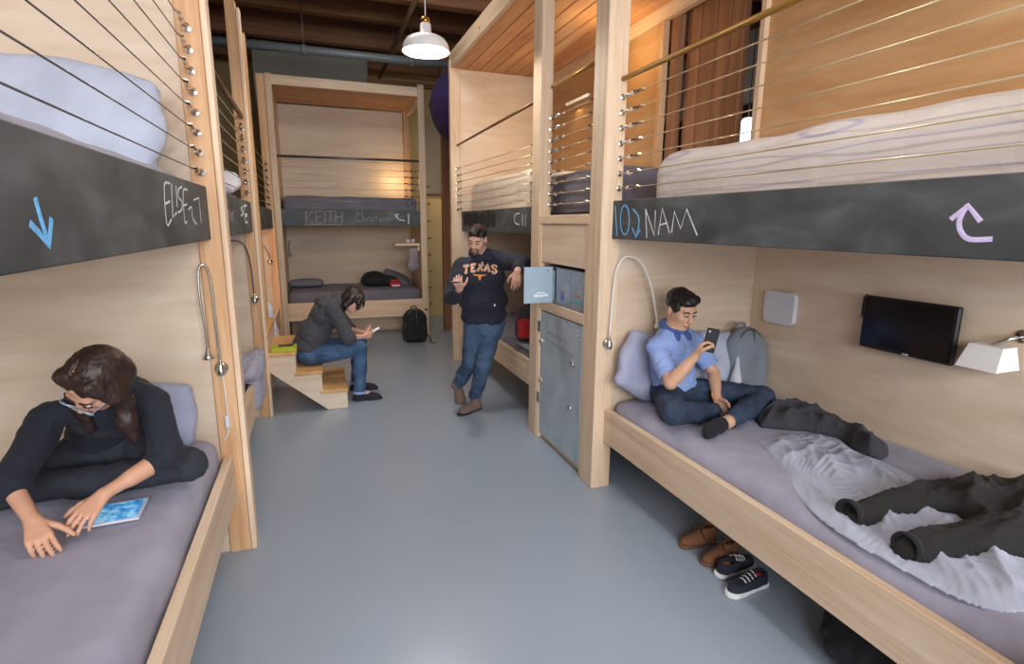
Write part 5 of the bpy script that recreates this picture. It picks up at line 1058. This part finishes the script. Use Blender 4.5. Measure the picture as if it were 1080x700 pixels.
# ================================================================= woman seated on the stairs
pb = thing('person', 'person in a grey hoodie and blue jeans sitting on the stairs, bent over a phone', 'person', (.1, 5.65, 0))
lo, hi = (-.42, 5.20, -.02), (.72, 6.12, 1.26)
J = dict(pel=A_(-.11, 5.66, .53), mid=A_(-.06, 5.66, .70), che=A_(.06, 5.66, .88), sr=A_(.13, 5.49, .955), sl=A_(.13, 5.84, .955), nk=A_(.185, 5.665, 1.03), er=A_(.265, 5.46, .675), wr=A_(.415, 5.57, .655), el=A_(.29, 5.88, .68), wl=A_(.43, 5.74, .66), hr=A_(-.08, 5.56, .50), hl=A_(-.08, 5.77, .50), kr=A_(.365, 5.52, .545), kl=A_(.385, 5.82, .545), ar=A_(.345, 5.50, .10), al=A_(.34, 5.86, .10))
hd = Head((.335, 5.665, 1.025), (.74, -.12, -.66), (.66, 0, .74), k=1.06)
b = new(lo, hi, .0062); hd.skin(b, True, .95); b.cap(J['nk'] - A_(.03, 0, .02), hd.P(0, -.022, -.05), .048, .046, .02)
torso(b, J['pel'], J['mid'], J['che'], J['sl'], J['sr'], (.14, .13, .14), (.1, .1, .1))
for s_, e_, w_ in (('sr', 'er', 'wr'), ('sl', 'el', 'wl')): b.chain([J[s_], J[e_], J[w_]], [.038, .036, .025], .012)
for h_, k_, a_ in (('hr', 'kr', 'ar'), ('hl', 'kl', 'al')): b.chain([J[h_], J[k_], J[a_], J[a_] + A_(.1, 0, -.05)], [.06, .045, .033, .03], .02)
hand(b, J['wr'], (.85, .28, .10), (-.1, .9, .3), (0, .2, .9), (.55, .6, .65, .7), .97, .25, .02); hand(b, J['wl'], (.85, -.25, .08), (-.1, -.9, .3), (0, 0, 1), (.5, .55, .6, .65), .97, .25, .02)
body = b.obj('body', 'skin_light', pb); hd.features(pb, body, 'hair_dark', 'rail_grey')
b = new(lo, hi, .008); torso(b, J['pel'] + A_(.0, 0, .04), J['mid'], J['che'], J['sl'], J['sr'], (.205, .20, .195), (.165, .165, .15), .06)
for s_, e_, w_ in (('sr', 'er', 'wr'), ('sl', 'el', 'wl')): b.chain([J[s_], J[e_], J[e_] * .62 + J[w_] * .38], [.078, .066, .052], .04)
b.cap(J['sr'] + A_(0, .06, .03), J['nk'], .05, .055, .05).cap(J['sl'] + A_(0, -.06, .03), J['nk'], .05, .055, .05)
b.wrinkle(.008, 18, 2).wrinkle(.005, 36, 5, True)
for e_, w_ in (('er', 'wr'), ('el', 'wl')): d_ = J[w_] - J[e_]; b.cut(J[e_] + d_ * .26, d_, (J[e_] + d_ * .4, .12))
b.cut((0, 0, .475), (-.15, 0, -1)); hoodie = b.obj('hoodie', 'hoodie_grey', pb)
b = new((-.2, 5.4, .8), (.4, 5.95, 1.2), .008); b.ell((.085, 5.665, 1.035), (.075, .13, .045), frame((0, 1, 0), (-.5, 0, 1))[[1, 0, 2]] if False else None, .02).chain([(.05, 5.54, 1.01), (.02, 5.665, 1.02), (.05, 5.79, 1.01)], [.045, .05, .045], .03).wrinkle(.007, 24, 3); b.obj('hood', 'hoodie_grey', pb)
b = new(lo, hi, .008); b.ell(J['pel'] - A_(0, 0, .02), (.165, .20, .115), None, .04)
for h_, k_, a_ in (('hr', 'kr', 'ar'), ('hl', 'kl', 'al')): b.chain([J[h_], J[k_]], [.105, .078], .03); b.chain([J[k_], J[k_] * .5 + J[a_] * .5, J[a_]], [.076, .070, .058], .02)
b.wrinkle(.007, 22, 2).wrinkle(.004, 44, 5, True); b.cut((0, 0, .415), (0, 0, -1), ((-.1, 5.66, .42), .26))
for a_ in ('ar', 'al'): b.cut((0, 0, .075), (0, 0, -1), (J[a_], .13))
b.obj('jeans', 'denim_mid', pb)
for a_ in ('ar', 'al'):
    tube('turned_cuff', [tuple(J[a_] + A_(.060 * math.cos(t), .060 * math.sin(t), -.008)) for t in np.linspace(0, 6.283, 17)], .014, MAT['shirt_blue'], pb, 8); wearable_shoe(pb, J[a_] + A_(.01, 0, -.012), (1, -.08, 0), 'shoe_black', 'rubber_black', high=.05)
b = new(hd.c - .26, hd.c + .26, .006); Eh = lambda c, r, kk=.02: b.ell(hd.P(*c), [v * hd.k for v in r], hd.M, kk)
Eh((0, -.020, .044), (.084, .100, .084), 0); Eh((0, -.06, -.03), (.078, .06, .085), .03)
for q in (-1, 1): Eh((q * .080, -.008, -.01), (.020, .036, .05), .02)
for q in (-1, 1):
    b.chain([hd.P(q * .055, .045, .08), hd.P(q * .082, .055, .02), hd.P(q * .075, .085, -.03)], [.028, .026, .020], .02); b.chain([hd.P(q * .08, -.02, .0), hd.P(q * .078, -.02, -.08), hd.P(q * .06, .0, -.12)], [.03, .03, .018], .02)
b.chain([hd.P(-.05, .085, .05), hd.P(-.05, .125, .0), hd.P(-.045, .15, -.03)], [.02, .015, .007], .01)
b.cut_ell(hd.P(0, .118, -.03), (.070, .080, .092), hd.M, .008); b.wrinkle(.003, 85, 2, True, (1.5, 1.5, .35)); b.obj('hair', 'hair_dark', pb)
phone('white phone held in both hands by the person on the stairs', (.532, 5.655, .690), (.86, 0, .5), (-.5, 0, .86), 'white_plastic')

# ================================================================= standing man with the lettered hoodie
pa = thing('person', 'standing person in a navy TEXAS hoodie leaning beside the lockers, reading a phone', 'person', (1.36, 4.85, 0))
lo, hi = (.92, 4.16, -.02), (2.0, 5.40, 1.86)
J = dict(pel=A_(1.50, 4.90, .90), mid=A_(1.49, 4.87, 1.08), che=A_(1.475, 4.86, 1.28), sr=A_(1.275, 4.86, 1.40), sl=A_(1.655, 4.80, 1.465), nk=A_(1.475, 4.86, 1.52), er=A_(1.150, 4.74, 1.15), wr=A_(1.160, 4.50, 1.245), el=A_(1.755, 4.56, 1.455), wl=A_(1.645, 4.38, 1.395), hr=A_(1.41, 4.91, .86), hl=A_(1.595, 4.88, .86), kr=A_(1.355, 4.90, .47), kl=A_(1.445, 4.76, .475), ar=A_(1.272, 5.10, .165), al=A_(1.385, 4.84, .095))
hd = Head((1.405, 4.80, 1.655), (-.52, -.72, -.40), (.12, 0, 1), k=1.08)
b = new(lo, hi, .0064); hd.skin(b, False, 1.08); b.cap(J['nk'] - A_(0, 0, .04), hd.P(0, -.025, -.045), .064, .060, .02)
torso(b, J['pel'], J['mid'], J['che'], J['sl'], J['sr'], (.15, .16, .16), (.11, .12, .11))
for s_, e_, w_ in (('sr', 'er', 'wr'), ('sl', 'el', 'wl')): b.chain([J[s_], J[e_], J[w_]], [.045, .040, .029], .012)
for h_, k_, a_ in (('hr', 'kr', 'ar'), ('hl', 'kl', 'al')): b.chain([J[h_], J[k_], J[a_]], [.07, .05, .036], .02)
hand(b, J['wr'], (-.22, -.45, .35), (.15, .30, .85), (.85, -.2, .2), (.45, .5, .55, .6), 1.05, .2, .03); hand(b, J['wl'], (-.15, -.12, -.95), (.2, .9, -.1), (-.9, 0, 0), (.18, .2, .22, .26), 1.05, .35, .02)
body = b.obj('body', 'skin_light', pa); hd.features(pa, body, 'hair_brown')
b = new(hd.c - .2, hd.c + .2, .005); b.ell(hd.P(0, .064, -.092), [.030 * 1.08, .026, .026], hd.M, 0).chain([hd.P(-.030, .078, -.050), hd.P(-.030, .078, -.078), hd.P(0, .088, -.098), hd.P(.030, .078, -.078), hd.P(.030, .078, -.050)], [.007, .009, .010, .009, .007], .008).cap(hd.P(-.026, .090, -.048), hd.P(.026, .090, -.048), .006, .006, .006).wrinkle(.0025, 90, 3); b.obj('goatee', 'beard', pa)
b = new(hd.c - .22, hd.c + .22, .005); Eh = lambda c, r, kk=.02: b.ell(hd.P(*c), [v * hd.k for v in r], hd.M, kk)
Eh((0, -.016, .042), (.0765, .096, .082), 0); Eh((0, .035, .105), (.046, .065, .030), .02); Eh((0, .075, .098), (.036, .030, .026), .02)
b.cut_ell(hd.P(0, .112, -.02), (.070, .076, .084), hd.M, .006).cut_ell(hd.P(.085, .01, -.04), (.03, .05, .045), hd.M, .006).cut_ell(hd.P(-.085, .01, -.04), (.03, .05, .045), hd.M, .006); b.cut(hd.P(0, -.05, -.05), -hd.M[2] + hd.M[1] * .3); b.wrinkle(.005, 85, 2, True); b.obj('hair', 'hair_dark', pa)
b = new(lo, hi, .0085); torso(b, J['pel'] + A_(0, 0, .03), J['mid'], J['che'], J['sl'], J['sr'], (.225, .235, .225), (.165, .175, .16), .06)
for s_, e_, w_ in (('sr', 'er', 'wr'), ('sl', 'el', 'wl')): b.chain([J[s_], J[e_], J[e_] * .12 + J[w_] * .88], [.092, .074, .052], .04)
b.cap(J['sr'] + A_(.08, 0, .04), J['nk'] - A_(0, 0, .02), .055, .07, .05).cap(J['sl'] + A_(-.08, 0, .03), J['nk'] - A_(0, 0, .02), .055, .07, .05)
b.wrinkle(.008, 15, 2).wrinkle(.005, 32, 5, True)
for e_, w_ in (('er', 'wr'), ('el', 'wl')): d_ = J[w_] - J[e_]; b.cut(J[e_] + d_ * .86, d_, (J[e_] + d_ * .98, .10))
b.cut((0, 0, .845), (-.05, 0, -1)); hoodie = b.obj('hoodie', 'hoodie_navy', pa)
b = new((1.2, 4.6, 1.35), (1.75, 5.1, 1.7), .008); hp = [tuple(J['nk'] + A_(.098 * math.sin(t), -.088 * math.cos(t) + .015, -.005 - .035 * math.cos(t))) for t in np.linspace(-2.75, 2.75, 11)]; b.chain(hp, [.030] * 11, .02).ell(J['nk'] + A_(.02, .11, -.02), (.11, .07, .06), None, .04).wrinkle(.006, 26, 3); b.obj('hood', 'hoodie_navy', pa)
# chest lettering laid on the cloth, in strokes: white edge under orange
bv = surf(hoodie); nC = Vector((-.40, -.91, .05)).normalized(); eX = Vector((0, 0, 1)).cross(-nC).normalized(); eX = -eX if eX.x < 0 else eX; oC = Vector((1.362, 4.62, 1.378))
def on_chest(u, v, lift):
    p = oC + eX * u + Vector((0, 0, 1)) * v; r_ = bv.ray_cast(p + nC * .3, -nC); return (r_[0] + nC * lift) if r_[0] else p
GL = dict(T=[[(0, 1), (1, 1)], [(.5, 1), (.5, 0)], [(.25, 0), (.75, 0)]], E=[[(.95, 1), (.12, 1), (.12, 0), (.95, 0)], [(.12, .5), (.7, .5)]], X=[[(.05, 1), (.95, 0)], [(.95, 1), (.05, 0)]], A=[[(.0, 0), (.5, 1), (1, 0)], [(.2, .35), (.8, .35)]], S=[[(.95, .85), (.7, 1), (.3, 1), (.06, .8), (.25, .58), (.75, .44), (.95, .22), (.7, 0), (.3, 0), (.05, .18)]])
for i, ch in enumerate('TEXAS'):
    u0 = -.148 + i * .062; hgt = .062
    for lay, (m_, w_, lf) in enumerate((('letter_white', .0125, .003), ('letter_orange', .0075, .0055))):
        P = []
        for s_ in GL[ch]:
            pts = []
            for a, c in zip(s_[:-1], s_[1:]):
                for t in np.linspace(0, 1, 4)[:-1]: pts.append((a[0] + (c[0] - a[0]) * t, a[1] + (c[1] - a[1]) * t))
            pts.append(s_[-1]); q = []
            for x, y in pts:
                u = u0 + x * .047; q.append(on_chest(u, y * hgt - 1.0 * u * u, lf))
            P.append(tube_data(q, w_, 6, squash=.22, normal=tuple(nC)))
        o_ = mesh_at('letter' if lay else 'letter_edge', merge(P), MAT[m_], hoodie, origin=P[0][0][0], smooth=False)
P = [tube_data(catmull([on_chest(u, v, .004) for u, v in ((-.062, -.028), (-.04, -.040), (-.018, -.038), (0, -.042), (.018, -.038), (.04, -.040), (.062, -.028))], 3), [.003, .004, .005, .006, .007, .008, .009, .009, .010, .010, .009, .009, .008, .007, .006, .005, .004, .004, .003][:19], 6, squash=.3, normal=tuple(nC)), tube_data([on_chest(0, -.042, .004), on_chest(0, -.065, .004), on_chest(0, -.084, .004)], [.017, .012, .007], 6, squash=.25, normal=tuple(nC))]
mesh_at('horned_emblem', merge(P), MAT['letter_orange'], hoodie, origin=P[0][0][0], smooth=False)
tg = on_chest(.135, -.305, .003); mesh_at('hem_tag', tube_data([tg, tg + Vector((0, 0, -.02))], .009, 4, squash=.3, normal=tuple(nC)), MAT['letter_white'], hoodie, smooth=False)
b = new(lo, hi, .0085); b.ell(J['pel'] - A_(0, 0, .03), (.185, .14, .14), rotz(.2), .04)
for h_, k_, a_ in (('hr', 'kr', 'ar'), ('hl', 'kl', 'al')): b.chain([J[h_], J[k_]], [.108, .078], .035); b.chain([J[k_], J[k_] * .5 + J[a_] * .5, J[a_] + A_(0, 0, .03)], [.076, .070, .058], .015)
b.wrinkle(.008, 20, 2).wrinkle(.005, 42, 5, True, (1, 1, 1.6)); b.cut((0, 0, .93), (0, 0, 1)); b.cut(J['al'] + A_(0, 0, .035), (0, 0, -1), (J['al'], .12)); d_ = J['ar'] - J['kr']; b.cut(J['ar'] - unit(d_) * .035, d_, (J['ar'] + unit(d_) * .05, .10)); b.obj('jeans', 'denim_worn', pa)
wearable_shoe(pa, J['al'] + A_(-.005, -.01, -.008), (-.86, -.48, 0), 'boot_leather', 'rubber_black', high=.09, name='boot', w=.056)
wearable_shoe(pa, J['ar'] + A_(0, 0, .01), (-.02, -.42, -.86), 'boot_leather', 'rubber_black', up=(-.55, -.8, .5), high=.09, name='boot', w=.056)
phone('phone held at chest height by the standing person in the navy hoodie', (1.105, 4.415, 1.31), (-.5, -.8, .16), (.1, .15, 1), 'black_plastic')
